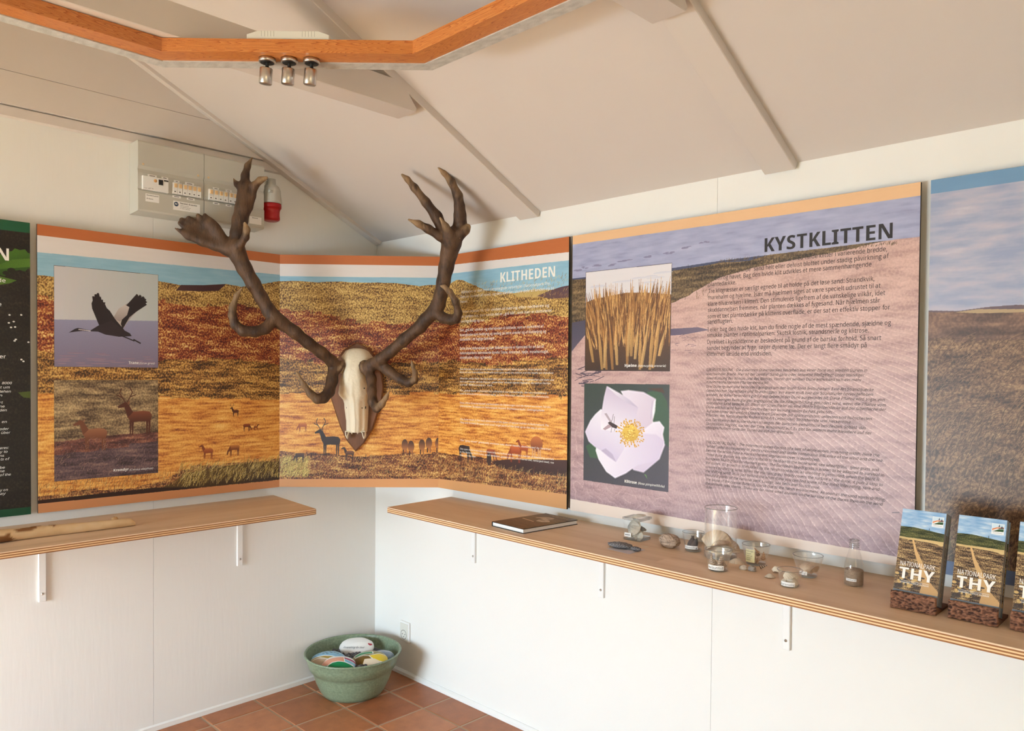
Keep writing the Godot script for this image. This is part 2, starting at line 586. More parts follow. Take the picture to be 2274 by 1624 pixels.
func roof_timber() -> void:
	var th := atan(0.4913)
	var slope := Basis(Vector3(1, 0, 0), Vector3(0, sin(th), cos(th)), Vector3(0, -cos(th), sin(th)))
	var names := ["cream rafter in the sloping ceiling, above the antlers", "cream rafter in the sloping ceiling, ending above the dune poster", "cream rafter in the sloping ceiling, above the brochure holders", "cream rafter in the sloping ceiling beside the side wall"]
	var lower := ["cream collar beam behind the octagonal wooden ring", "cream collar beam cut short at the top edge of the photo", "cream collar beam over the viewer", "cream collar beam beside the side wall"]
	for i in 4:
		var x: float = [1.014, 2.024, 3.03, 4.03][i]
		var o := obj("rafter", slab(rect(-0.047, 0.002, 0.047, 2.2 / cos(th) - 0.01), -0.01, 0.027, 0.002, Transform3D(slope, Vector3(x, 2.02, 0))), M.timber)
		tag(o, names[i], "rafter", "", "structure")
		var st := mb()
		extrude(st, PackedVector2Array([Vector2(-0.605, 2.249), Vector2(-0.600, 2.262), Vector2(-0.66, 2.335), Vector2(-3.74, 2.335), Vector2(-3.80, 2.262), Vector2(-3.795, 2.249)]), x - 0.047, x + 0.047, 0.002, Transform3D(LEFT, Vector3.ZERO))
		tag(obj("collar_beam", done(st), M.timber), lower[i], "beam", "", "structure")
	var o0 := obj("rafter", slab(rect(0.0, 0.002, 0.042, 2.2 / cos(th) - 0.01), -0.01, 0.016, 0.002, Transform3D(slope, Vector3(0.0, 2.02, 0))), M.timber)
	tag(o0, "narrow cream edge rafter where the ceiling meets the left gable wall", "rafter", "", "structure")

# ------------------------------------------------------------------ octagonal lamp ring with its spot lamps
const RING := Vector3(1.80, 0, 1.72)

func ring_frame(k: int) -> Transform3D:
	var a := deg_to_rad(225.15 + 45.0 * k)
	var o := Vector3(cos(a), 0, sin(a))
	return Transform3D(Basis(o.cross(UP), o, UP), RING)

func trapezoid(a0: float, a1: float) -> PackedVector2Array:
	var t := tan(PI / 8)
	return PackedVector2Array([Vector2(-a0 * t, a0), Vector2(a0 * t, a0), Vector2(a1 * t, a1), Vector2(-a1 * t, a1)])

func lamp_ring() -> void:
	var t := thing("lamp_ring", "octagonal varnished pine lamp ring with grey metal underside, hung below the collar beams", "lamp ring", Vector3(RING.x, 2.21, RING.z))
	var inv := t.transform.affine_inverse()
	for k in 8:
		var xf := inv * ring_frame(k)
		var g := obj("wood_segment", slab(trapezoid(0.7705, 0.829), 2.214, 2.2415, 0.0, xf), M.pine, t)
		var st := mb()
		extrude(st, trapezoid(0.7695, 0.775), 2.2416, 2.2475, 0.0, xf)
		obj("top_lip", done(st), M.pine, g)
		obj("metal_strip", slab(trapezoid(0.8295, 0.869), 2.2115, 2.247, 0.0, xf), M.zinc, t)
	# spot lamps under the far side of the ring
	var names := ["brushed steel spot lamp under the wooden ring, nearest the ring's left corner", "brushed steel spot lamp under the wooden ring, between two others", "brushed steel spot lamp under the wooden ring, nearest the dark clip on its right"]
	var spots := [Vector3(1.184, 2.214, 1.191), Vector3(1.224, 2.214, 1.150), Vector3(1.263, 2.214, 1.108)]
	var proto: Node3D
	for i in 3:
		if i == 0:
			proto = thing("spot_lamp", names[0], "spot lamp", spots[0], Basis(), "spot lamps under the ring")
			obj("mount_disc", turned([[0.004, -0.011], [0.0195, -0.011], [0.0215, -0.009], [0.0215, 0.0], [0.0, 0.0]], 32), M.steel, proto)
			obj("dark_underside", turned([[0.0, -0.0116], [0.0175, -0.0116], [0.0175, -0.0108]], 24), M.black, proto)  # black disc covering the underside of the mount
			var tilt := Basis(Vector3(1, 0, -1).normalized(), 0.12) * Basis(Vector3(1, 0, 1).normalized(), -0.1)
			obj("joint", turned([[0.0, -0.026], [0.0045, -0.026], [0.0045, -0.010]], 12), M.black, proto)
			var head := obj("lamp_head", turned([[0.0, -0.064], [0.0145, -0.064], [0.0165, -0.062], [0.0165, -0.025], [0.0150, -0.0235], [0.0140, -0.027], [0.0140, -0.060]], 32), M.steel, proto, Transform3D(tilt, Vector3(0.001, -0.001, 0.001)))
			obj("inner_cup", turned([[0.0142, -0.0262], [0.0, -0.0262]], 24), M.black, head)
		else:
			var c: Node3D = proto.duplicate()
			c.name = numbered("spot_lamp")
			add_child(c)
			c.position = spots[i]
			c.set_meta("label", names[i])
	# lamp driver and the two dark clips that lie on the ring
	var f := ring_frame(0)
	var drv := thing("lamp_driver", "flat white plastic lamp transformer with slots, lying on the wooden ring", "transformer", f * Vector3(-0.0, 0.80, 2.2475), f.basis)
	var prof := PackedVector2Array([Vector2(-0.105, 0), Vector2(0.105, 0), Vector2(0.105, 0.0135), Vector2(0.077, 0.023), Vector2(-0.077, 0.023), Vector2(-0.105, 0.0135)])
	obj("housing", slab(prof, -0.026, 0.026, 0.001, Transform3D(Basis(Vector3(1, 0, 0), Vector3(0, 0, 1), Vector3(0, -1, 0)), Vector3.ZERO)), M.plastic, drv)
	for sd in [-1, 1]:
		for k in 5:
			var x: float = sd * 0.052 - 0.016 + k * 0.0078
			obj("slot", slab(rect(x, 0.0085, x + 0.0015, 0.0225), 0.0255, 0.0264, 0.0, Transform3D(Basis(Vector3(1, 0, 0), Vector3(0, 0, 1), Vector3(0, -1, 0)), Vector3.ZERO)), M.plastic_grey, drv)
	for k in 2:
		var at: Vector3 = f * Vector3([-0.225, 0.255][k], 0.795, 2.2475)
		var c := thing("cable_clip", ["flat black cable clip on the ring, left of the white transformer", "flat black cable clip on the ring, beside its right corner"][k], "clip", at, f.basis)
		obj("clip_plate", slab(round_rect(-0.036, -0.012, 0.036, 0.012, 0.008), 0.0, 0.0065, 0.002), M.black, c)

# ------------------------------------------------------------------ shelves and their brackets
func plywood(called: String, label: String, poly: PackedVector2Array, turn: Basis, at: Vector3) -> void:   # poly in local xy, x along the grain
	var t := thing(called, label, "shelf", at, turn)
	obj("board", slab(poly, -0.0035, 0.0, 0.0008), M.ply, t)
	var a := mb()
	var b := mb()
	for k in 5:
		extrude(a if k % 2 == 1 else b, poly, -0.0035 * (k + 2), -0.0035 * (k + 1))
	obj("light_ply", done(a), M.ply_light, t)
	obj("dark_ply", done(b), M.ply_dark, t)

func bracket(label: String, at: Vector3, turn: Basis, drop: float) -> void:
	var t := thing("shelf_bracket", label, "bracket", at, turn, "white shelf brackets")
	obj("upright", box(Vector3(-0.011, -drop, 0.0), Vector3(0.011, 0.0, 0.010), 0.001), M.white, t)
	obj("arm", box(Vector3(-0.011, -0.010, 0.010), Vector3(0.011, 0.0, 0.25), 0.001), M.white, t)
	obj("screw", turned([[0.0045, 0.0], [0.004, 0.002], [0.0, 0.003]], 12, Transform3D(Basis(Vector3(1, 0, 0), Vector3(0, 0, 1), Vector3(0, -1, 0)), Vector3(0.0, -drop + 0.028, 0.010))), M.steel, t)

func shelves() -> void:
	# right shelf, its left end cut at a slant; local x runs along the wall, local y back to the wall
	plywood("wall_shelf", "long plywood shelf on the right wall, holding jars of shells and brochures", PackedVector2Array([Vector2(0.574, -0.352), Vector2(0.582, -0.356), Vector2(3.9, -0.418), Vector2(3.9, 0.0), Vector2(0.553, 0.0)]), FLAT, Vector3(0, SHELF_Y, 0))
	var lf := Basis(Vector3(0, 0, -1), Vector3(-1, 0, 0), Vector3(0, 1, 0))
	plywood("wall_shelf", "plywood shelf on the left wall, with a piece of driftwood on it", PackedVector2Array([Vector2(-2.45, -0.425), Vector2(-0.59, -0.424), Vector2(-0.578, -0.418), Vector2(-0.535, 0.0), Vector2(-2.45, 0.0)]), lf, Vector3(0, SHELF_Y, 0))
	var y := SHELF_Y - 0.0211
	bracket("white shelf bracket under the right shelf, below the book", Vector3(0.706, y, 0.0), Basis(), 0.237)
	bracket("white shelf bracket under the right shelf, below the speckled specimen", Vector3(1.378, y, 0.0), Basis(), 0.241)
	bracket("white shelf bracket under the right shelf, below the bottle of sand", Vector3(2.062, y, 0.0), Basis(), 0.25)
	bracket("white shelf bracket under the left shelf, near its free end", Vector3(0.0, y, 0.690), LEFT, 0.258)
	bracket("white shelf bracket under the left shelf, below the driftwood", Vector3(0.0, y, 1.416), LEFT, 0.258)

# ------------------------------------------------------------------ printed pictures, painted in millimetres of the sheet
class Art:
	var w: int
	var h: int
	var k: float
	var d := PackedByteArray()
	var rng := RandomNumberGenerator.new()

	func _init(mm_w: float, mm_h: float, scale: float, seed_: int) -> void:
		k = scale
		w = int(mm_w * k)
		h = int(mm_h * k)
		d.resize(w * h * 3)
		rng.seed = seed_

	func span(x0: float, x1: float, y: int, c: Color) -> void:
		if y < 0 or y >= h:
			return
		var a := maxi(0, int(round(x0)))
		var b := mini(w, int(round(x1)))
		var r := int(clampf(c.r, 0, 1) * 255)
		var g := int(clampf(c.g, 0, 1) * 255)
		var bl := int(clampf(c.b, 0, 1) * 255)
		for x in range(a, b):
			var i := (y * w + x) * 3
			d[i] = r
			d[i + 1] = g
			d[i + 2] = bl

	# polygon in mm; with c2, shaded from c (at its from end) to c2 along the direction dir
	func poly(pts: Array, c: Color, c2 = null, dir := Vector2(0, 1), speckle := 0.0) -> void:
		var p := PackedVector2Array()
		var y0 := 1e9
		var y1 := -1e9
		var t0 := 1e9
		var t1 := -1e9
		for q in pts:
			var v: Vector2 = (q if q is Vector2 else Vector2(q[0], q[1])) * k
			p.append(v)
			y0 = minf(y0, v.y); y1 = maxf(y1, v.y)
			t0 = minf(t0, v.dot(dir)); t1 = maxf(t1, v.dot(dir))
		var n := p.size()
		for y in range(maxi(0, int(y0)), mini(h, int(y1) + 1)):
			var xs := []
			var yc := y + 0.5
			for i in n:
				var a := p[i]
				var b := p[(i + 1) % n]
				if (a.y <= yc) != (b.y <= yc):
					xs.append(a.x + (yc - a.y) / (b.y - a.y) * (b.x - a.x))
			xs.sort()
			for m in range(0, xs.size() - 1, 2):
				if c2 == null and speckle == 0.0:
					span(xs[m], xs[m + 1], y, c)
				else:
					var x := int(round(xs[m]))
					while x < int(round(xs[m + 1])):
						var cc := c if c2 == null else c.lerp(c2, clampf((Vector2(x, y).dot(dir) - t0) / (t1 - t0), 0, 1))
						if speckle > 0.0:
							cc = cc * (1.0 + rng.randf_range(-speckle, speckle))
						span(x, x + 1, y, cc)
						x += 1

	func line(a: Vector2, b: Vector2, width: float, c: Color) -> void:
		var n := Vector2(-(b - a).y, (b - a).x).normalized() * maxf(width, 1.01 / k) / 2.0
		poly([a + n, b + n, b - n, a - n], c)

	func ell(x: float, y: float, rx: float, ry: float, c: Color, c2 = null, turn := 0.0) -> void:
		var p := []
		for i in 18:
			p.append(Vector2(x, y) + Vector2(cos(TAU * i / 18) * rx, sin(TAU * i / 18) * ry).rotated(turn))
		poly(p, c, c2)

	# thin blades of grass, each from its foot up and aside
	func blades(n: int, x0: float, y0: float, x1: float, y1: float, l0: float, l1: float, lean: float, spread: float, colors: Array, width := 0.8) -> void:
		for i in n:
			var y := lerpf(y0, y1, float(i) / n)
			var at := Vector2(rng.randf_range(x0, x1), y)
			var a := lean + rng.randf_range(-spread, spread)
			var l := rng.randf_range(l0, l1)
			var c: Color = colors[rng.randi() % colors.size()]
			var tip := at + Vector2(sin(a), -cos(a)) * l
			var mid := at + Vector2(sin(a * 0.6), -cos(a * 0.6)) * l * 0.5
			line(at, mid, width, c)
			line(mid, tip, width * 0.7, c)

	func deer(x: float, y: float, s: float, f: float, c: Color, c2: Color, antlers := false, grazing := false) -> void:
		var P := func(l): return l.map(func(q): return Vector2(x + q[0] * s * f, y + q[1] * s))
		for lx in [-0.27, -0.2, 0.28, 0.36]:
			poly(P.call([[lx - 0.03, -0.05], [lx + 0.05, -0.05], [lx + 0.02, 0.5], [lx - 0.015, 0.5]]), c)
		poly(P.call([[-0.36, -0.12], [-0.32, -0.3], [-0.1, -0.31], [0.15, -0.33], [0.36, -0.3], [0.45, -0.18], [0.42, 0.0], [0.3, 0.05], [0.0, 0.04], [-0.25, 0.06]]), c2, c)
		if grazing:
			poly(P.call([[-0.25, -0.26], [-0.5, 0.1], [-0.55, 0.36], [-0.46, 0.38], [-0.4, 0.18], [-0.26, 0.05]]), c)
		else:
			poly(P.call([[-0.36, -0.1], [-0.47, -0.5], [-0.42, -0.62], [-0.32, -0.55], [-0.18, -0.29]]), c)
			poly(P.call([[-0.36, -0.62], [-0.46, -0.64], [-0.68, -0.5], [-0.66, -0.44], [-0.42, -0.48]]), c)
			poly(P.call([[-0.36, -0.6], [-0.28, -0.7], [-0.32, -0.56]]), c2)
		if antlers:
			for q in [[-0.42, -0.62, -0.62, -0.95], [-0.62, -0.95, -0.55, -1.12], [-0.53, -0.8, -0.72, -0.9], [-0.38, -0.62, -0.2, -0.98], [-0.2, -0.98, -0.28, -1.14], [-0.27, -0.82, -0.08, -0.9]]:
				line(Vector2(x + q[0] * s * f, y + q[1] * s), Vector2(x + q[2] * s * f, y + q[3] * s), 0.03 * s, c)

	func soften(x: float, y: float, ww: float, hh: float, by: float) -> void:   # a soft focus over part of the picture
		var im := Image.create_from_data(w, h, false, Image.FORMAT_RGB8, d)
		var r := Rect2i(int(x * k), int(y * k), int(ww * k), int(hh * k))
		var cut := im.get_region(r)
		cut.resize(maxi(2, int(r.size.x / by)), maxi(2, int(r.size.y / by)), Image.INTERPOLATE_LANCZOS)
		cut.resize(r.size.x, r.size.y, Image.INTERPOLATE_CUBIC)
		im.blit_rect(cut, Rect2i(Vector2i.ZERO, r.size), r.position)
		d = im.get_data()

	func texture() -> ImageTexture:
		return ImageTexture.create_from_image(Image.create_from_data(w, h, false, Image.FORMAT_RGB8, d))

# height of a polyline [[x, y], ...] at every pixel column
func columns_of(line: Array, a: Art) -> PackedFloat32Array:
	var out := PackedFloat32Array()
	out.resize(a.w)
	var s := 0
	for x in a.w:
		var mm := x / a.k
		while s < line.size() - 2 and mm > line[s + 1][0]:
			s += 1
		var p = line[s]
		var q = line[mini(s + 1, line.size() - 1)]
		out[x] = lerpf(p[1], q[1], clampf((mm - p[0]) / maxf(q[0] - p[0], 0.01), 0, 1)) * a.k
	return out

# zones from the top down: [upper edge polyline, ramp, share of blotches, share of streaks, contrast, raggedness]
func landscape(a: Art, zones: Array, seed_: int) -> void:
	var nb := nz(a.w, a.h, seed_, 0.022, 4.0, 1.0, 4)
	var nh := nz(a.w, a.h, seed_ + 1, 0.05, 9.0, 1.0, 4)
	var nf := nz(a.w, a.h, seed_ + 2, 0.11, 1.3, 1.6, 3)
	var edges := []
	for z in zones:
		edges.append(columns_of(z[0], a))
	var zone := PackedInt32Array()
	zone.resize(a.w)
	var last := zones.size() - 1
	for y in a.h:
		var o := y * a.w
		for x in a.w:
			var z := zone[x]
			var i := o + x
			if z < last:
				var nxt: PackedFloat32Array = edges[z + 1]
				while z < last and y >= nxt[x] + (nh[i] - 128) * 0.01 * zones[z + 1][5]:
					z += 1
					if z < last:
						nxt = edges[z + 1]
				zone[x] = z
			var q: Array = zones[z]
			var fb: float = q[2]
			var fh: float = q[3]
			var v: float = ((nb[i] - 128.0) * fb + (nh[i] - 128.0) * fh + (nf[i] - 128.0) * (1.0 - fb - fh)) * q[4] + 128.0
			var t: int = clampi(int(v), 0, 255) * 3
			var r: PackedByteArray = q[1]
			a.d[i * 3] = r[t]
			a.d[i * 3 + 1] = r[t + 1]
			a.d[i * 3 + 2] = r[t + 2]

var heath_ramps := []
func heath(a: Art, sea: Array, hill: Array, heather: Array, olive: Array, gold: Array, low: Array, band_top: Array, band_low: Array, seed_: int) -> void:
	if heath_ramps.is_empty():
		heath_ramps = [
			ramp([[0, rgb(188, 106, 58)], [1, rgb(196, 114, 64)]]),
			ramp([[0, rgb(222, 216, 214)], [1, rgb(232, 227, 226)]]),
			ramp([[0, rgb(128, 176, 200)], [0.5, rgb(146, 190, 212)], [1, rgb(170, 204, 220)]]),
			ramp([[0.1, rgb(84, 54, 36)], [0.35, rgb(140, 104, 54)], [0.55, rgb(186, 148, 82)], [0.8, rgb(214, 180, 104)], [1, rgb(232, 204, 140)]]),
			ramp([[0.08, rgb(66, 22, 20)], [0.3, rgb(116, 46, 32)], [0.5, rgb(150, 70, 42)], [0.65, rgb(178, 110, 58)], [0.85, rgb(216, 172, 96)], [1, rgb(236, 206, 140)]]),
			ramp([[0.1, rgb(46, 30, 22)], [0.3, rgb(92, 60, 30)], [0.5, rgb(144, 98, 50)], [0.7, rgb(196, 146, 72)], [1, rgb(232, 196, 116)]]),
			ramp([[0.05, rgb(132, 66, 34)], [0.25, rgb(184, 108, 48)], [0.45, rgb(216, 144, 64)], [0.7, rgb(236, 176, 88)], [1, rgb(248, 208, 128)]]),
			ramp([[0.1, rgb(48, 28, 26)], [0.35, rgb(104, 58, 42)], [0.55, rgb(150, 96, 56)], [0.8, rgb(206, 160, 90)], [1, rgb(236, 204, 136)]]),
			ramp([[0, rgb(210, 150, 98)], [1, rgb(216, 158, 106)]]),
		]
	var zs := []
	var edges := [[[0, -5], [2000, -5]], band_top, sea, hill, heather, olive, gold, low, band_low]
	var mixes := [[0.5, 0.5, 0.1, 0.0], [0.6, 0.3, 0.5, 0.0], [0.4, 0.5, 0.8, 0.2], [0.25, 0.1, 1.9, 2.5], [0.36, 0.12, 2.1, 18.0], [0.3, 0.25, 2.0, 24.0], [0.25, 0.5, 1.55, 14.0], [0.35, 0.2, 2.0, 16.0], [0.5, 0.5, 0.3, 0.0]]
	for i in 9:
		zs.append([edges[i], heath_ramps[i]] + mixes[i])
	landscape(a, zs, seed_)

func sheet(called: String, parent: Node3D, xf: Transform3D, mm_w: float, mm_h: float, tex: Texture2D, thick := 0.008, gloss := 0.42) -> MeshInstance3D:   # board with a print on its front; origin at its top left corner
	var m := mat(Color.WHITE, gloss)
	m.albedo_texture = tex
	var W := mm_w / 1000.0
	var H := mm_h / 1000.0
	var st := mb()
	quad(st, Vector3(0, -H, 0), Vector3(W, -H, 0), Vector3(W, 0, 0), Vector3(0, 0, 0))
	var mesh := done(st)
	st = mb()
	quad(st, Vector3(0, 0, -thick), Vector3(W, 0, -thick), Vector3(W, -H, -thick), Vector3(0, -H, -thick))
	quad(st, Vector3(0, -H, -thick), Vector3(0, -H, 0), Vector3(0, 0, 0), Vector3(0, 0, -thick))
	quad(st, Vector3(W, -H, 0), Vector3(W, -H, -thick), Vector3(W, 0, -thick), Vector3(W, 0, 0))
	quad(st, Vector3(0, 0, 0), Vector3(W, 0, 0), Vector3(W, 0, -thick), Vector3(0, 0, -thick))
	quad(st, Vector3(0, -H, -thick), Vector3(W, -H, -thick), Vector3(W, -H, 0), Vector3(0, -H, 0))
	st.generate_normals()
	st.commit(mesh)
	return obj(called, mesh, [m, M.dark], parent, parent.transform.affine_inverse() * xf if parent.get_parent() == self else xf)

func lath(parent: Node3D, xf: Transform3D, x: float, h: float, depth: float) -> void:   # hidden batten that holds a board off the wall
	obj("batten", box(Vector3(x - 0.02, -h + 0.08, -depth), Vector3(x + 0.02, -0.08, -0.008)), M.timber, parent, parent.transform.affine_inverse() * xf)

func posters() -> void:
	var top := 1.9018
	# ---- heath poster, folded round the corner: three boards
	var t := thing("heath_poster", "orange-edged heath landscape poster with deer, folded round the corner behind the antlers", "poster", Vector3(0.27, 0.902, 0.28))
	var c1 := rgb(92, 44, 26)
	var c2 := rgb(188, 102, 50)
	var a := Art.new(911, 1000, 1.4, 11)
	heath(a, [[0, 97], [911, 86]], [[0, 176], [53, 177], [200, 172], [405, 160], [490, 167], [580, 171], [673, 147], [738, 153], [821, 134], [911, 114]], [[0, 250], [120, 262], [420, 236], [520, 250], [640, 232], [911, 236]], [[0, 430], [300, 480], [600, 450], [911, 470]], [[0, 585], [400, 605], [911, 622]], [[0, 940], [390, 938], [520, 885], [911, 876]], [[0, 38], [911, 38]], [[0, 967], [911, 970]], 101)
	a.poly([[490, 167], [580, 160], [673, 147], [640, 178], [560, 186], [470, 190]], rgb(72, 44, 46), null, Vector2(0, 1), 0.12)
	a.blades(900, 20, 200, 900, 560, 6, 16, 0.5, 0.5, [rgb(222, 182, 104), rgb(120, 50, 34), rgb(196, 150, 78), rgb(90, 36, 28)], 1.1)
	a.blades(700, 0, 620, 911, 880, 5, 12, 0.5, 0.6, [rgb(244, 196, 110), rgb(204, 128, 56), rgb(166, 92, 40)], 0.9)
	a.poly([[390, 967], [520, 905], [640, 892], [780, 884], [911, 890], [911, 968]], rgb(96, 72, 34), rgb(40, 26, 18), Vector2(0.2, 1), 0.25)
	a.blades(750, 480, 880, 911, 962, 14, 34, 0.5, 0.5, [rgb(214, 190, 104), rgb(180, 154, 78), rgb(120, 96, 46), rgb(230, 210, 140)], 1.2)
	a.poly([[0, 968], [0, 955], [390, 950], [520, 962], [560, 968]], rgb(44, 24, 18))
	a.blades(500, 0, 900, 480, 955, 10, 28, 0.35, 0.5, [rgb(222, 184, 110), rgb(180, 120, 60), rgb(110, 64, 34)], 1.1)
	a.poly([[0, 967], [911, 971], [911, 1001], [0, 1001]], rgb(204, 140, 92))
	a.deer(712, 672, 34, 1, rgb(70, 30, 20), rgb(110, 54, 28), true)
	a.deer(763, 733, 38, -1, c1, rgb(160, 78, 40), false, true)
	a.deer(803, 738, 22, -1, c1, c2)
	a.deer(596, 830, 52, 1, rgb(130, 62, 32), c2)
	a.deer(706, 824, 56, 1, rgb(110, 54, 28), rgb(204, 128, 62), false, true)
	# crane in flight
	a.poly([[51, 137], [404, 136], [404, 312], [51, 326]], rgb(206, 202, 204), rgb(188, 196, 196), Vector2(1, 0.1))
	a.poly([[51, 326], [404, 312], [404, 491], [51, 491]], rgb(150, 150, 178), rgb(128, 116, 138), Vector2(0, 1), 0.02)
	for i in 30:
		var q := Vector2(a.rng.randf_range(60, 380), a.rng.randf_range(440, 485))
		a.ell(q.x, q.y, a.rng.randf_range(10, 34), 2.5, rgb(140, 118, 140), rgb(156, 136, 150))
	var bk := rgb(34, 26, 30)
	a.poly([[243, 310], [263, 274], [302, 247], [356, 250], [309, 299], [276, 350]], rgb(196, 186, 180), rgb(120, 110, 110), Vector2(1, -0.4))
	for q in [[329, 217], [341, 219], [352, 224], [358, 231], [361, 240], [360, 250]]:
		a.poly([[288, 262], [q[0] - 3, q[1] - 2], [q[0] + 3, q[1] + 3], [300, 300], [284, 308]], bk)
	a.poly([[284, 270], [330, 240], [345, 262], [300, 304], [276, 350], [270, 330]], bk)
	a.poly([[243, 310], [262, 276], [284, 258], [300, 266], [292, 296], [266, 322]], rgb(206, 196, 190), rgb(150, 140, 138), Vector2(0, 1))
	a.poly([[195, 337], [173, 280], [171, 262], [178, 240], [192, 225], [196, 236], [201, 240], [206, 250], [214, 257], [222, 275], [232, 284], [250, 313], [282, 352], [258, 360]], bk)
	for q in [[176, 236], [184, 228], [192, 223], [199, 236], [206, 246], [214, 255]]:
		a.poly([[178, 276], [q[0] - 3, q[1]], [q[0] + 3, q[1] - 1], [212, 286]], bk)
	a.poly([[97, 370], [116, 356], [126, 352], [139, 354], [167, 359], [195, 339], [237, 320], [276, 350], [302, 364], [308, 374], [264, 378], [217, 372], [192, 362], [142, 362], [120, 365]], rgb(44, 34, 40))
	a.line(Vector2(128, 357), Vector2(168, 361), 3, rgb(210, 200, 196))
	a.line(Vector2(268, 372), Vector2(318, 392), 4, bk)
	a.line(Vector2(314, 386), Vector2(340, 400), 5, bk)
	for e in [[51, 137, 404, 136], [404, 136, 404, 491], [51, 491, 404, 491], [51, 137, 51, 491]]:
		a.line(Vector2(e[0], e[1]), Vector2(e[2], e[3]), 1.2, rgb(60, 56, 60))
	# red deer pair
	var da := Art.new(354, 357, 1.4, 12)
	landscape(da, [[[[0, -5], [400, -5]], ramp([[0.1, rgb(74, 56, 44)], [0.45, rgb(128, 104, 74)], [0.7, rgb(164, 138, 100)], [1, rgb(206, 176, 128)]]), 0.45, 0.2, 1.9, 0.0], [[[0, 215], [180, 205], [354, 200]], ramp([[0.1, rgb(64, 36, 36)], [0.5, rgb(112, 66, 58)], [0.8, rgb(150, 98, 74)], [1, rgb(184, 134, 100)]]), 0.4, 0.3, 1.8, 10.0], [[[0, 265], [354, 240]], ramp([[0.1, rgb(52, 38, 42)], [0.5, rgb(94, 72, 76)], [0.8, rgb(124, 96, 92)], [1, rgb(150, 120, 108)]]), 0.4, 0.3, 1.8, 14.0]], 120)
	da.deer(282, 152, 108, 1, rgb(82, 40, 28), rgb(134, 74, 48), true)
	da.deer(128, 208, 100, 1, rgb(116, 68, 46), rgb(160, 104, 72))
	da.blades(300, 0, 215, 354, 350, 6, 18, 0.6, 0.5, [rgb(150, 110, 100), rgb(96, 70, 74), rgb(180, 146, 120)], 0.9)
	for y in da.h:
		for x in da.w:
			var s := (y * da.w + x) * 3
			var o := ((y + int(538 * 1.4)) * a.w + x + int(50 * 1.4)) * 3
			a.d[o] = da.d[s]; a.d[o + 1] = da.d[s + 1]; a.d[o + 2] = da.d[s + 2]
	var xl := Transform3D(LEFT, Vector3(0.0271, top, 1.433))
	var pl := sheet("printed_board", t, xl, 911.3, 1000, a.texture())
	pl.set_meta("label", "left board with a flying crane and a pair of red deer")
	lettering("caption", [["Trane", 297, 478, 36]], 14, M.white_ink, pl, true)
	lettering("caption", [["Krondyr", 244, 876, 53]], 14, M.white_ink, pl, true)
	lettering("caption", [["(Grus grus)", 335, 478, 55]], 10, M.white_ink, pl, false, 0.2)
	lettering("caption", [["(Cervus elaphus)", 300, 878, 84]], 10, M.white_ink, pl, false, 0.2)
	lath(t, xl, 0.15, 1.0, 0.027); lath(t, xl, 0.7, 1.0, 0.027)
	# middle board, across the corner
	a = Art.new(683, 1000, 1.4, 13)
	heath(a, [[0, 92], [683, 91]], [[0, 113], [82, 112], [162, 117], [260, 112], [368, 115], [501, 117], [595, 128], [640, 122], [683, 122]], [[0, 235], [160, 250], [369, 292], [683, 285]], [[0, 450], [300, 480], [683, 460]], [[0, 592], [300, 600], [683, 590]], [[0, 845], [300, 868], [532, 858], [683, 850]], [[0, 39], [683, 39]], [[0, 966], [683, 962]], 102)
	a.blades(1100, 10, 135, 675, 300, 7, 15, 0.55, 0.4, [rgb(230, 200, 120), rgb(206, 170, 96), rgb(150, 110, 56), rgb(120, 82, 44)], 1.1)
	a.blades(700, 0, 300, 683, 560, 8, 18, 0.5, 0.5, [rgb(226, 186, 110), rgb(120, 44, 34), rgb(90, 30, 26), rgb(206, 158, 84)], 1.2)
	a.blades(600, 0, 620, 683, 850, 5, 12, 0.5, 0.6, [rgb(250, 206, 120), rgb(214, 138, 60), rgb(176, 100, 44)], 0.9)
	a.blades(900, 0, 870, 683, 962, 9, 24, 0.5, 0.5, [rgb(224, 190, 116), rgb(150, 86, 60), rgb(104, 50, 42), rgb(190, 150, 84)], 1.2)
	a.blades(500, 0, 880, 120, 962, 12, 30, 0.5, 0.5, [rgb(232, 216, 130), rgb(190, 170, 90), rgb(130, 110, 50)], 1.3)
	a.poly([[0, 966], [683, 962], [683, 1001], [0, 1001]], rgb(216, 158, 106))
	a.deer(97, 738, 46, 1, rgb(150, 74, 38), rgb(204, 120, 60), false, true)
	a.deer(217, 812, 98, 1, rgb(44, 34, 38), rgb(58, 44, 46), true)
	a.deer(85, 868, 48, 1, rgb(50, 38, 40), rgb(96, 64, 52), false, true)
	a.deer(298, 858, 50, 1, rgb(60, 42, 40), rgb(150, 94, 62))
	for q in [[538, 816], [565, 822], [612, 816], [642, 808], [683, 808]]:
		a.ell(q[0], q[1], 14, 25, rgb(70, 48, 44), rgb(190, 122, 72))
		a.line(Vector2(q[0] - 6, q[1] + 20), Vector2(q[0] - 6, q[1] + 40), 5, rgb(70, 44, 38))
		a.line(Vector2(q[0] + 6, q[1] + 20), Vector2(q[0] + 6, q[1] + 40), 5, rgb(150, 100, 66))
	var xm := Transform3D(Basis(Vector3(0.68971, 0, -0.72409), UP, Vector3(0.72409, 0, 0.68971)), Vector3(0.0271, top, 0.5217))
	var pm := sheet("printed_board", t, xm, 683, 1000, a.texture())
	pm.set_meta("label", "middle board across the corner, with dark grazing deer in a row")
	# right board with the text
	a = Art.new(731, 1000, 1.4, 14)
	heath(a, [[0, 78], [731, 86]], [[0, 124], [69, 123], [110, 108], [148, 112], [197, 129], [290, 165], [441, 186], [573, 205], [731, 204]], [[0, 285], [160, 300], [420, 268], [731, 290]], [[0, 450], [300, 470], [731, 440]], [[0, 590], [731, 585]], [[0, 850], [300, 850], [731, 850]], [[0, 40], [731, 56]], [[0, 962], [731, 944]], 103)
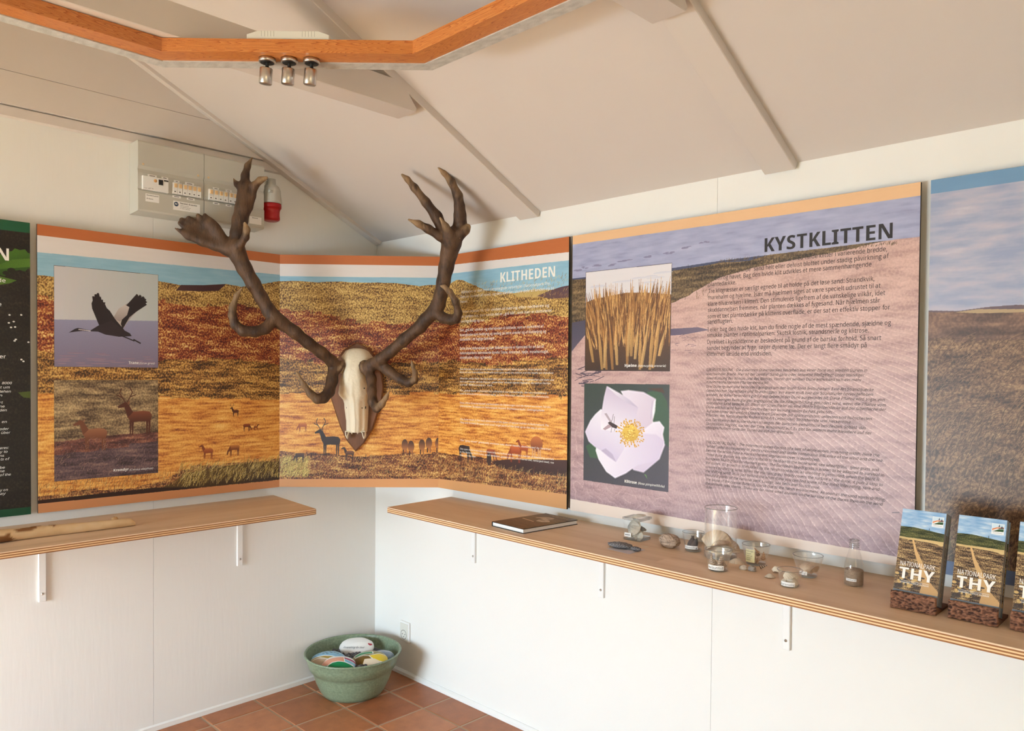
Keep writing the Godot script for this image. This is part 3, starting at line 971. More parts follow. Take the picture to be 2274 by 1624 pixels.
	a.poly([[440, 188], [560, 180], [731, 196], [731, 214], [573, 212], [470, 204]], rgb(184, 156, 92), rgb(204, 176, 112), Vector2(0, 1), 0.12)
	a.poly([[573, 207], [640, 190], [700, 180], [731, 178], [731, 222], [650, 222]], rgb(86, 64, 76), rgb(104, 74, 76), Vector2(0, 1), 0.1)
	a.blades(1000, 10, 135, 720, 300, 7, 15, 0.55, 0.4, [rgb(230, 200, 120), rgb(206, 170, 96), rgb(150, 110, 56), rgb(120, 82, 44)], 1.1)
	a.blades(700, 0, 300, 731, 580, 8, 18, 0.5, 0.5, [rgb(226, 186, 110), rgb(120, 44, 34), rgb(90, 30, 26), rgb(206, 158, 84)], 1.2)
	a.blades(700, 0, 620, 731, 850, 5, 12, 0.5, 0.6, [rgb(250, 206, 120), rgb(214, 138, 60), rgb(176, 100, 44)], 0.9)
	a.poly([[330, 858], [420, 842], [560, 830], [731, 818], [731, 880], [520, 884], [380, 880]], rgb(74, 46, 42), rgb(54, 36, 36), Vector2(0, 1), 0.12)
	a.deer(172, 832, 86, -1, rgb(40, 32, 36), rgb(54, 42, 44), false, true)
	a.deer(330, 828, 62, -1, rgb(120, 56, 36), rgb(176, 86, 50), false, true)
	a.ell(318, 850, 14, 26, rgb(46, 36, 38), rgb(70, 50, 46))
	a.deer(462, 812, 78, 1, rgb(150, 66, 36), rgb(206, 108, 56), false, true)
	a.deer(508, 798, 60, 1, rgb(150, 66, 36), rgb(200, 104, 54))
	a.ell(578, 770, 32, 30, rgb(198, 116, 62), rgb(120, 62, 40))
	for dx in [-20, -8, 10, 20]:
		a.line(Vector2(578 + dx, 790), Vector2(578 + dx, 822), 7, rgb(214, 160, 110))
	a.blades(900, 0, 880, 731, 955, 9, 26, 0.5, 0.5, [rgb(236, 206, 134), rgb(150, 86, 60), rgb(104, 60, 46), rgb(206, 166, 96), rgb(80, 62, 44)], 1.2)
	a.poly([[0, 962], [731, 944], [731, 1001], [0, 1001]], rgb(212, 156, 102))
	var xr := Transform3D(Basis(), Vector3(0.4982, top, 0.0271))
	var pr := sheet("printed_board", t, xr, 731.5, 1000, a.texture())
	pr.set_meta("label", "right board with the white heading and text")
	lath(t, xr, 0.2, 1.0, 0.027); lath(t, xr, 0.6, 1.0, 0.027)
	lettering("heading", [["KLITHEDEN", 376, 140, 289]], 54, M.white_ink, pr, true)
	lettering("text_block", [["Klitheden er den mest særprægede naturtype i Nationalpark Thy.", 145, 168, 498], ["Den er dannet af sand, og den dækker store dele af landet op til", 140, 188, 519], ["havet.", 140, 208, 44],
		["Klitten vokser til, når vinden af næring efter nedbøren og", 138, 250, 499], ["gør jorden sur, den næste del er „grå klit“, som især er domineret", 138, 270, 512], ["næringsfattig og sur.", 138, 290, 150],
		["Den „grå klit“ udvikler sig efterhånden til klithede, som er domineret af", 136, 327, 474], ["dværgbuske som hedelyng og revling på tørre arealer og af klokkelyng og", 136, 347, 486], ["mosebølle i de fugtige lavninger.", 136, 366, 212],
		["Dette åbne klitlandskab og især klitlavningerne er hjemsted for en del af", 137, 404, 476], ["nationalparkens interessante dyreliv: Trane, tinksmed, hjejle, mosehornugle,", 137, 423, 499], ["strandtudse, rådyr og krondyr.", 137, 442, 197]], 14.5, M.white_ink, pr)
	lettering("text_block", [["Die Klitheide ist eine der am meisten eigentümlichen Naturtypen im Nationalpark Thy.", 138, 489, 492], ["National and international areas with such open heath are seldom and the heaths are therefore", 138, 502, 522],
		["Wenn die „weiße Düne“ und der Sand mehr und mehr vom Niederschlag ausgewaschen und mehr und", 138, 528, 525], ["mehr sauer werden, wird die Düne zur „grauen Düne“ mit einer eigenen Vegetation, die reich an Flechten", 138, 541, 509], ["und Moosen ist.", 138, 554, 200],
		["Die „graue Düne“ entwickelt sich allmählich zur Dünenheide, die von Heidekraut", 139, 578, 489], ["und Krähenbeere dominiert wird, in den feuchten Senken von Glockenheide.", 139, 592, 502],
		["Diese offene Dünenlandschaft und besonders die Niederungen sind die Heimat von einem Teil des", 139, 630, 509], ["interessanten Tierlebens im Nationalpark: Kranich, Bruchwasserläufer, Goldregenpfeifer", 139, 644, 480],
		["The dune heath is the most distinctive of the types of natural habitat in Nationalpark Thy.", 140, 699, 503], ["They are formed by sand and cover large parts of the land up to the sea in places", 140, 713, 483],
		["The “grey dune” gradually evolves into dune heath, dominated by heather", 141, 788, 512],
		["This open dune landscape and especially the hollows are home to a number of interesting animals", 141, 824, 526], ["in Thy National Park: crane, wood sandpiper, golden plover, short-eared owl, natterjack toad, roe", 141, 837, 526], ["deer and red deer.", 141, 850, 100]], 9.6, M.white_ink, pr, false, 0.2)

	# ---- coastal dune poster
	var kt := thing("dune_poster", "coastal dune poster of rippled pink sand with white rose and long dark text", "poster", Vector3(1.828, 0.902, 0.0))
	var xk := Transform3D(Basis(), Vector3(1.2467, top, 0.0271))
	var kp := sheet("printed_board", kt, xk, 1163.1, 1000, dune_art().texture())
	lath(kt, xk, 0.2, 1.0, 0.027); lath(kt, xk, 0.95, 1.0, 0.027)
	lettering("heading", [["KYSTKLITTEN", 740, 136, 357]], 56, M.ink, kp, true)
	lettering("text_block", [["De yderste klitpartier består af et bælte med hvide klitter i varierende bredde,", 556, 169, 528], ["Her ligger det „hvide“ sand helt eller delvist blottet under stadig påvirkning af", 556, 188, 533], ["vinden og havet. Bag den hvide klit udvikles et mere sammenhængende", 556, 206, 489], ["plantedække.", 556, 224, 94],
		["Tre klitgræsser er særligt egnede til at holde på det løse sand: Strandkvik,", 556, 245, 497], ["marehalm og hjælme. Især må hjælmen siges at være specielt udrustet til at", 556, 265, 513], ["klare tilværelsen i klitten. Den stimuleres ligefrem af de vanskelige vilkår, idet", 555, 285, 526], ["skuddannelsen fremmes, når planten dækkes af fygesand. Når hjælmen står", 555, 304, 514], ["som et tæt plantedække på klittens overflade, er der sat en effektiv stopper for", 554, 324, 540], ["sandflugten.", 554, 341, 86],
		["I eller bag den hvide klit, kan du finde nogle af de mest spændende, sjældne og", 554, 365, 543], ["smukke planter i nationalparken: Skotsk lostilk, strandsnerle og klitrose.", 554, 383, 487], ["Dyrelivet i kystklitterne er beskedent på grund af de barske forhold. Så snart", 554, 404, 519], ["sandet begynder at fyge, søger dyrene læ. Der er langt flere smådyr på", 553, 423, 483], ["klitternes læside end vindsiden.", 553, 442, 215]], 17.5, M.grey_ink, kp)
	lettering("text_block", [["DIE KÜSTENDÜNE - Die äußersten Dünenpartien bestehen aus einer Zone von weißen Dünen in", 553, 489, 485], ["wechselnder Breite. Hier ist der „weiße“ Sand ganz oder teilweise bloßgelegt unter ständiger", 553, 502, 478], ["Beeinflussung des Windes und des Meeres. Hinter der weißen Düne entwickelt sich ein mehr", 553, 515, 471], ["zusammenhängender Pflanzenbewuchs.", 553, 527, 205],
		["Drei Dünengräser sind besonders geeignet um den losen Sand festzuhalten: Eine Art Strandquecke,", 553, 541, 505], ["Gewöhnlicher Strandhafer und Strandroggen. Vor allem muß hier der Strandhafer hervorgehoben", 553, 554, 501], ["werden, da dieser besonders gut für das Leben in der Düne ausgerüstet ist. Diese Pflanze wird sogar von", 553, 567, 531], ["den schwierigen Bedingungen angespornt, da die Ablegerbildung gefördert wird, wenn die Pflanze vom", 553, 581, 534], ["stiebenden Sand bedeckt ist. Wenn der Strandhafer als eine dichte Pflanzendecke auf der Oberfläche der", 553, 593, 535], ["Düne wächst, wird hier dem Sandtreiben ein wirkungsvoller Einhalt geboten.", 553, 606, 394],
		["Auf oder hinter der weißen Düne können Sie einige der spannendsten, seltesten und hübschesten", 553, 619, 499], ["Pflanzen des Nationalparks finden: Eine Art Liebstöckel, Strandwinde und Heckenrose.", 553, 631, 447], ["Das Tierleben in den Küstendünen ist wegen der barschen Verhältnisse bescheiden. Sobald  das", 553, 645, 484], ["Sandtreiben beginnt, suchen die Tiere Windschutz auf. Es gibt bei weitem mehr Kleintiere auf der", 553, 658, 499], ["windgeschützten Seite der Dünen als auf der Windseite.", 553, 670, 285]], 11.2, M.grey_ink, kp, false, 0.2)
	lettering("text_block", [["THE COASTAL DUNE - The outermost dunes consist of a belt of white dunes in varying width. Here the", 554, 716, 519], ["“white” sand is completely or partly uncovered and under continuous influence of the wind and the sea.", 554, 729, 530], ["Behind the white dune a more coherent vegetation layer is developed.", 554, 742, 359], ["Three dune grasses are specially suitable to hold on to the loose sand: sea wheatgrass,  lyme grass and", 554, 755, 518],
		["European beach grass (or marram grass). The European beach grass is known to be adapted to survival in", 554, 768, 532], ["the dunes. Its growth is stimulated by the harsh conditions, as shooting is promoted, when the plant is", 554, 781, 520], ["covered by shifting sand. When the marram grass totally covers the surface of the dune, it puts a stop to", 554, 794, 529], ["the shifting sand. In or just behind the white dune you can find some of the most interesting, rare and", 554, 807, 520], ["beautiful plants of the national park: Lovage, sea bells and Scotch rose.", 553, 820, 362],
		["The fauna of the coastal dunes is sparse due to the harsh environment. As soon as the sand starts drifting,", 554, 833, 536], ["the animals seek shelter. There are far more small animals on the lee side of the dunes than on the wind", 554, 846, 529], ["side.", 554, 858, 24]], 11.2, M.grey_ink, kp, false, 0.2)
	lettering("caption", [["Hjælme", 238, 476, 49]], 14, M.white_ink, kp, true)
	lettering("caption", [["Klitrose", 243, 873, 50]], 14, M.white_ink, kp, true)
	lettering("caption", [["(Ammophila arenaria)", 292, 476, 110]], 10.5, M.white_ink, kp, false, 0.2)
	lettering("caption", [["(Rosa pimpinellifolia)", 298, 873, 105]], 10.5, M.white_ink, kp, false, 0.2)

	# ---- grass dune poster at the right edge
	var rt := thing("grass_poster", "blue-edged poster of windblown brown dune grass, cut by the right edge of the photo", "poster", Vector3(3.0, 0.902, 0.0))
	a = Art.new(1163, 1000, 1.2, 15)
	landscape(a, [[[[0, -5], [1200, -5]], ramp([[0, rgb(108, 148, 186)], [1, rgb(116, 156, 192)]]), 0.5, 0.5, 0.2, 0.0],
		[[[0, 35], [1163, 35]], ramp([[0.2, rgb(150, 160, 190)], [0.5, rgb(170, 174, 196)], [0.75, rgb(186, 182, 198)], [1, rgb(206, 204, 214)]]), 0.7, 0.25, 1.2, 0.0],
		[[[0, 331], [69, 336], [130, 329], [190, 327], [400, 345], [1163, 330]], ramp([[0.2, rgb(84, 72, 84)], [0.8, rgb(116, 96, 100)]]), 0.5, 0.3, 1.0, 0.6],
		[[[0, 335], [69, 338], [110, 342], [200, 346], [1163, 360]], ramp([[0.1, rgb(72, 54, 48)], [0.5, rgb(112, 84, 70)], [0.8, rgb(146, 112, 90)], [1, rgb(178, 140, 110)]]), 0.5, 0.2, 1.5, 2.0],
		[[[0, 400], [200, 420], [1163, 430]], ramp([[0.1, rgb(58, 44, 38)], [0.4, rgb(100, 76, 60)], [0.65, rgb(134, 104, 78)], [1, rgb(180, 146, 108)]]), 0.35, 0.15, 1.8, 20.0],
		[[[0, 965], [1163, 965]], ramp([[0, rgb(92, 108, 140)], [1, rgb(96, 112, 144)]]), 0.5, 0.5, 0.2, 0.0]], 130)
	a.poly([[60, 339], [110, 334], [190, 338], [320, 342], [320, 348], [190, 346], [110, 344]], rgb(176, 152, 116))
	a.blades(1500, 0, 420, 500, 700, 20, 55, 1.0, 0.35, [rgb(146, 114, 84), rgb(90, 66, 52), rgb(128, 96, 72), rgb(70, 52, 44)], 1.0)
	a.blades(2600, 0, 600, 1163, 1000, 30, 80, 0.55, 0.4, [rgb(140, 110, 82), rgb(78, 60, 48), rgb(112, 88, 66), rgb(66, 52, 44), rgb(156, 124, 92)], 1.0)
	a.blades(900, 0, 900, 1163, 1010, 30, 80, 0.1, 0.5, [rgb(120, 110, 70), rgb(70, 62, 44), rgb(160, 126, 90)], 1.1)
	a.poly([[0, 965], [1163, 965], [1163, 1001], [0, 1001]], rgb(94, 110, 142))
	var xg := Transform3D(Basis(), Vector3(2.4337, top, 0.0271))
	sheet("printed_board", rt, xg, 1163, 1000, a.texture())
	lath(rt, xg, 0.2, 1.0, 0.027); lath(rt, xg, 0.95, 1.0, 0.027)

	# ---- dark forest poster at the left edge
	var lt := thing("forest_poster", "dark green-edged forest poster with white text, cut by the left edge of the photo", "poster", Vector3(0.0, 0.902, 1.91), LEFT)
	a = Art.new(911, 1000, 1.2, 16)
	landscape(a, [[[[0, -5], [1200, -5]], ramp([[0, rgb(16, 84, 54)], [1, rgb(20, 92, 60)]]), 0.5, 0.5, 0.3, 0.0], [[[0, 35], [911, 35]], ramp([[0.1, rgb(14, 11, 10)], [0.6, rgb(30, 25, 20)], [0.85, rgb(48, 40, 32)], [1, rgb(70, 56, 42)]]), 0.3, 0.1, 1.5, 0.0]], 140)
	for i in 16:
		var at := Vector2(911 - 30 - 60 * i, 130 + (i % 3) * 22)
		var lf := []
		for s in 20:
			var an := TAU * s / 20
			lf.append(at + Vector2(cos(an) * 48, sin(an) * 40) * (1.0 - 0.16 * (s % 2)))
		a.poly(lf, rgb(70, 112, 30), rgb(40, 76, 20), Vector2(0.3, 1), 0.1)
		a.line(at + Vector2(-40, 10), at + Vector2(40, -8), 1.5, rgb(120, 150, 70))
	a.poly([[780, 175], [911, 150], [911, 122], [860, 130]], rgb(62, 104, 28), rgb(84, 124, 40), Vector2(1, 0), 0.1)
	a.poly([[760, 205], [820, 190], [872, 200], [850, 212], [810, 222], [770, 228]], rgb(92, 130, 44), rgb(70, 104, 30), Vector2(1, 0), 0.1)
	a.ell(856, 168, 12, 9, rgb(24, 26, 16)); a.ell(840, 178, 10, 7, rgb(24, 26, 16))
	for q in [[850, 318], [884, 316], [848, 345], [854, 360], [866, 358], [864, 405], [868, 400], [905, 408], [884, 468], [890, 474], [862, 340]]:
		a.ell(q[0], q[1], 3.6, 2.8, rgb(226, 222, 214))
	for i in 60:
		a.ell(a.rng.randf_range(0, 780), a.rng.randf_range(300, 700), 3.0, 2.4, rgb(220, 214, 204))
	a.poly([[873, 580], [911, 576], [911, 600], [890, 598]], rgb(72, 84, 30))
	a.poly([[0, 974], [911, 974], [911, 1001], [0, 1001]], rgb(14, 72, 48))
	var xf := Transform3D(LEFT, Vector3(0.0271, top, 1.4542 + 0.911))
	var fp := sheet("printed_board", lt, xf, 911, 1000, a.texture())
	lath(lt, xf, 0.2, 1.0, 0.027); lath(lt, xf, 0.75, 1.0, 0.027)
	lettering("heading", [["N", 814, 136, 35]], 56, M.white_ink, fp, true)
	for q in [["de", 817, 210, 22], ["e", 817, 290, 10], ["ler", 817, 465, 22]]:
		lettering("text_block", [q], 18, M.white_ink, fp)
	lettering("text_block", [["8000", 827, 552, 28], ["t um", 822, 566, 27], ["tehen", 820, 580, 32], ["n", 820, 593, 7], ["rt", 820, 617, 9], ["ne", 820, 630, 14], ["den", 820, 643, 20], ["en", 826, 682, 14], ["oder", 820, 706, 26], ["über", 824, 719, 26], ["ares:", 820, 770, 25], ["y to", 820, 783, 22], ["ns", 820, 796, 12], ["ts of", 822, 808, 25], ["be", 820, 836, 14], ["ne", 820, 848, 13], ["of the", 820, 861, 31], ["y on", 820, 912, 22], ["ay", 820, 924, 16]], 11.2, M.white_ink, fp, false, 0.2)

func dune_art() -> Art:
	var a := Art.new(1163, 1000, 1.4, 17)
	var sand := ramp([[0.05, rgb(150, 116, 112)], [0.5, rgb(206, 170, 160)], [1, rgb(232, 200, 190)]])
	landscape(a, [[[[0, -5], [1200, -5]], ramp([[0, rgb(230, 186, 142)], [1, rgb(234, 192, 148)]]), 0.5, 0.5, 0.2, 0.0],
		[[[0, 31], [1163, 35]], ramp([[0.0, rgb(136, 138, 172)], [0.4, rgb(160, 164, 196)], [0.8, rgb(176, 180, 208)], [1, rgb(190, 190, 212)]]), 0.6, 0.35, 1.0, 0.0],
		[[[0, 154], [430, 154], [600, 147], [1163, 140]], ramp([[0, rgb(58, 66, 96)], [1, rgb(78, 86, 116)]]), 0.5, 0.4, 0.6, 0.2],
		[[[0, 159], [425, 163], [565, 155], [590, 152], [688, 157], [774, 141], [835, 132], [867, 110], [908, 91], [929, 89], [959, 99], [1008, 104], [1056, 115], [1084, 125], [1115, 137], [1163, 131]], ramp([[0.1, rgb(56, 44, 36)], [0.4, rgb(94, 76, 54)], [0.7, rgb(132, 108, 76)], [1, rgb(170, 142, 104)]]), 0.25, 0.35, 1.7, 1.0],
		[[[0, 315], [200, 300], [423, 268], [482, 249], [502, 238], [585, 201], [706, 178], [814, 169], [960, 156], [1113, 138], [1163, 132]], sand, 0.6, 0.1, 0.8, 2.0],
		[[[0, 958], [1163, 976]], ramp([[0, rgb(232, 214, 200)], [1, rgb(236, 218, 204)]]), 0.5, 0.5, 0.2, 0.0]], 150)
	# clouds along the horizon
	for q in [[30, 128, 60], [110, 118, 50], [230, 112, 70], [330, 108, 40], [470, 92, 50], [540, 84, 36], [180, 122, 44], [410, 104, 40], [60, 120, 30]]:
		for i in 5:
			a.ell(q[0] + a.rng.randf_range(-0.4, 0.4) * q[2], q[1] + a.rng.randf_range(-3, 3), q[2] * a.rng.randf_range(0.15, 0.3), a.rng.randf_range(1.2, 2.6), rgb(128, 126, 158), rgb(142, 142, 172))
	# wind ripples: ridges that fan out over the sand, catching light on one side (print)
	var wob := nz(a.w, a.h, 160, 0.006, 1.2, 1.0, 2)
	var det := nz(a.w, a.h, 161, 0.09, 1.0, 1.0, 2)
	var edge := columns_of([[0, 315], [200, 300], [423, 268], [482, 249], [502, 238], [585, 201], [706, 178], [814, 169], [960, 156], [1113, 138], [1163, 132]], a)
	var low := columns_of([[0, 958], [1163, 976]], a)
	for y in range(int(130 * a.k), int(976 * a.k)):
		var my := y / a.k
		for x in a.w:
			if y < edge[x] + 6 or y >= low[x]:
				continue
			var i := y * a.w + x
			var mx := x / a.k
			var wn := (wob[i] - 128.0) / 128.0
			var s := 0.0
			var strength := 0.0
			if mx > 430.0:
				var c := (my - 60.0 + 14.0 * wn) / maxf(mx - 120.0 + 26.0 * wn, 60.0)
				s = fposmod(30.0 * log(maxf(c, 0.05)), 1.0)
				strength = clampf((mx - 430.0) / 120.0, 0, 1) * clampf((my - 250.0) / 260.0, 0.12, 1)
			else:
				s = fposmod(mx / 46.0 - my / 170.0 + wn * 2.0, 1.0)
				strength = 0.55 * clampf((my - 560.0) / 200.0, 0, 1)
			var v := 0.0
			if s < 0.16:
				v = 30.0 * (1.0 - absf(s - 0.08) / 0.08) * (det[i] / 150.0)
			else:
				v = -16.0 * (1.0 - s)
			v = v * strength + (det[i] - 128.0) * 0.06
			var t := clampf((my - 250.0) / 700.0, 0, 1)
			a.d[i * 3] = clampi(int(a.d[i * 3] - 30.0 * t + v), 0, 255)
			a.d[i * 3 + 1] = clampi(int(a.d[i * 3 + 1] - 24.0 * t + v), 0, 255)
			a.d[i * 3 + 2] = clampi(int(a.d[i * 3 + 2] - 10.0 * t + v), 0, 255)
	# shadows and dark plants of the photographed dune at the left
	a.poly([[0, 315], [64, 308], [64, 360], [20, 400], [0, 420]], rgb(78, 74, 92), rgb(96, 86, 102), Vector2(0, 1), 0.06)
	a.poly([[418, 352], [520, 350], [560, 360], [470, 372], [418, 374]], rgb(96, 86, 110), rgb(120, 104, 122), Vector2(1, 0), 0.05)
	for i in 26:
		var q := Vector2(a.rng.randf_range(0, 150), a.rng.randf_range(480, 545))
		a.line(q, q + Vector2(a.rng.randf_range(20, 50), a.rng.randf_range(-16, 10)), a.rng.randf_range(1, 5), rgb(84, 70, 84))
	for i in 16:
		var q := Vector2(a.rng.randf_range(420, 500), a.rng.randf_range(372, 440))
		a.line(q, q + Vector2(a.rng.randf_range(10, 26), a.rng.randf_range(-8, 6)), 1.2, rgb(112, 92, 104))
	a.blades(420, 0, 165, 560, 262, 8, 18, 0.3, 0.6, [rgb(96, 78, 50), rgb(60, 48, 36), rgb(130, 106, 66), rgb(46, 38, 32)], 1.2)
	a.blades(300, 590, 156, 1110, 150, 5, 10, 0.3, 0.6, [rgb(120, 98, 66), rgb(70, 54, 40)], 1.0)
	# inset photograph: marram grass in seed
	a.poly([[63, 137], [421, 138], [418, 490], [63, 489]], rgb(226, 222, 226), rgb(206, 202, 206), Vector2(0, 1))
	for i in 8:
		a.ell(a.rng.randf_range(90, 400), a.rng.randf_range(150, 200), a.rng.randf_range(20, 50), 4, rgb(206, 206, 218), rgb(222, 220, 226))
	a.poly([[64, 245], [100, 236], [160, 230], [240, 222], [330, 228], [420, 240], [418, 489], [63, 489]], rgb(142, 98, 56), rgb(64, 42, 28), Vector2(0, 1), 0.16)
	for i in 520:
		var y := lerpf(250, 420, i / 520.0)
		var x := a.rng.randf_range(68, 414)
		var l := a.rng.randf_range(40, 84)
		var lean := (x - 240.0) / 260.0 * 22.0 + a.rng.randf_range(-9, 9)
		var col: Color = [rgb(196, 146, 84), rgb(160, 110, 60), rgb(120, 78, 44), rgb(214, 168, 104), rgb(92, 60, 38)][a.rng.randi() % 5]
		var b := Vector2(x, y)
		var tip := Vector2(clampf(x + lean, 66, 416), maxf(y - l, 150))
		a.line(b, tip, 1.2, col)
		a.poly([b.lerp(tip, 0.3) + Vector2(-2.6, 0), tip, b.lerp(tip, 0.3) + Vector2(2.6, 0), b.lerp(tip, 0.1)], col)
	for q in [[262, 330, 258, 172], [130, 360, 96, 200], [310, 300, 330, 196], [380, 330, 408, 218], [180, 300, 168, 210]]:
		a.poly([[q[0] - 4, q[1]], [q[2], q[3]], [q[0] + 4, q[1]]], rgb(176, 126, 72))
	for q in [[100, 460, 72, 330], [140, 486, 118, 300], [160, 486, 140, 320], [186, 486, 170, 310], [205, 470, 196, 340], [248, 470, 246, 290], [264, 440, 268, 300], [280, 450, 292, 330], [300, 486, 300, 350], [306, 480, 336, 306], [340, 486, 352, 300], [352, 480, 382, 300], [376, 440, 398, 350], [150, 480, 158, 330], [250, 440, 258, 280]]:
		var col: Color = [rgb(214, 164, 96), rgb(196, 140, 76), rgb(224, 178, 112)][a.rng.randi() % 3]
		a.poly([[q[0] - 5, q[1]], [lerpf(q[0], q[2], 0.4) - 7, lerpf(q[1], q[3], 0.4)], [q[2], q[3]], [lerpf(q[0], q[2], 0.4) + 7, lerpf(q[1], q[3], 0.4)], [q[0] + 5, q[1]]], col, col.darkened(0.3), Vector2(1, 0.2), 0.16)
	# inset photograph: white rose with a fly
	a.poly([[61, 536], [418, 534], [418, 886], [61, 883]], rgb(58, 70, 62), rgb(66, 58, 74), Vector2(0.4, 1), 0.08)
	a.poly([[330, 560], [380, 552], [410, 590], [417, 640], [417, 740], [370, 700], [340, 640]], rgb(62, 92, 66), rgb(44, 70, 52), Vector2(0.5, 1), 0.08)
	a.poly([[330, 548], [390, 545], [400, 562], [360, 556]], rgb(76, 54, 44))
	a.poly([[70, 760], [110, 740], [140, 800], [90, 800]], rgb(60, 90, 64))
	var wh := rgb(238, 233, 243)
	var sh := rgb(186, 172, 200)
	a.poly([[221, 559], [254, 555], [316, 560], [366, 582], [363, 624], [353, 660], [368, 706], [296, 700], [240, 660], [250, 600]], rgb(232, 224, 238), rgb(204, 186, 206), Vector2(0.7, 0.5))
	a.poly([[357, 659], [381, 655], [400, 675], [395, 698], [403, 733], [383, 781], [320, 832], [277, 827], [260, 780], [300, 700]], rgb(234, 226, 240), rgb(204, 190, 214), Vector2(0.4, 0.8))
	a.poly([[115, 773], [128, 803], [163, 844], [202, 863], [247, 842], [298, 807], [369, 788], [402, 721], [368, 700], [260, 700], [180, 720], [120, 740]], wh, rgb(208, 194, 220), Vector2(0.9, 0.2))
	a.poly([[137, 624], [110, 645], [90, 667], [66, 709], [83, 743], [110, 760], [139, 771], [170, 790], [205, 806], [239, 757], [240, 700], [200, 670]], wh, rgb(206, 194, 220), Vector2(-0.2, 1))
	a.poly([[139, 771], [205, 806], [190, 780], [160, 762]], sh)
	a.poly([[161, 543], [168, 545], [221, 568], [262, 590], [295, 614], [286, 650], [262, 690], [200, 700], [138, 696], [136, 660], [141, 626], [150, 580]], rgb(204, 190, 214), rgb(240, 235, 244), Vector2(-0.4, 1))
	a.poly([[161, 543], [168, 545], [221, 568], [262, 590], [295, 614], [250, 600], [200, 572]], rgb(242, 238, 246), sh, Vector2(1, 0.6))
	a.poly([[366, 582], [363, 624], [353, 660], [366, 690], [356, 664], [352, 622], [358, 590]], wh)
	a.line(Vector2(352, 590), Vector2(346, 650), 2, sh)
	a.soften(62, 537, 354, 345, 5.0)
	for i in 150:
		var an := a.rng.randf_range(0, TAU)
		var r := a.rng.randf_range(18, 60)
		var q := Vector2(264, 702) + Vector2(cos(an) * r, sin(an) * r * 0.82)
		a.line(Vector2(264, 702).lerp(q, 0.35), q, 1.0, rgb(226, 186, 70))
		a.ell(q.x, q.y, 3.4, 2.4, rgb(206, 150, 50), null, an)
	a.ell(264, 702, 34, 28, rgb(232, 198, 84), rgb(206, 160, 56))
	for i in 40:
		var q := Vector2(264 + a.rng.randfn() * 13, 702 + a.rng.randfn() * 11)
		a.ell(q.x, q.y, 2.6, 2.2, [rgb(244, 220, 120), rgb(190, 140, 44)][i % 2])
	a.poly([[168, 672], [176, 666], [196, 674], [210, 680], [206, 690], [186, 686]], rgb(58, 40, 46))
	a.poly([[176, 668], [152, 640], [162, 638], [186, 668]], rgb(176, 160, 172))
	a.poly([[172, 676], [146, 694], [156, 698], [186, 684]], rgb(176, 150, 160))
	for q in [[184, 668, 192, 640], [194, 674, 196, 648], [186, 686, 182, 704], [200, 688, 196, 700]]:
		a.line(Vector2(q[0], q[1]), Vector2(q[2], q[3]), 1.4, rgb(50, 36, 42))
	a.poly([[322, 836], [330, 838], [336, 852]], rgb(90, 140, 70))
	for e in [[63, 137, 421, 138], [421, 138, 418, 490], [63, 489, 418, 490], [63, 137, 63, 489], [61, 536, 418, 534], [61, 883, 418, 886]]:
		a.line(Vector2(e[0], e[1]), Vector2(e[2], e[3]), 1.2, rgb(62, 54, 60))
	a.line(Vector2(1108, 861), Vector2(1126, 858), 2.0, rgb(80, 66, 76))
	return a

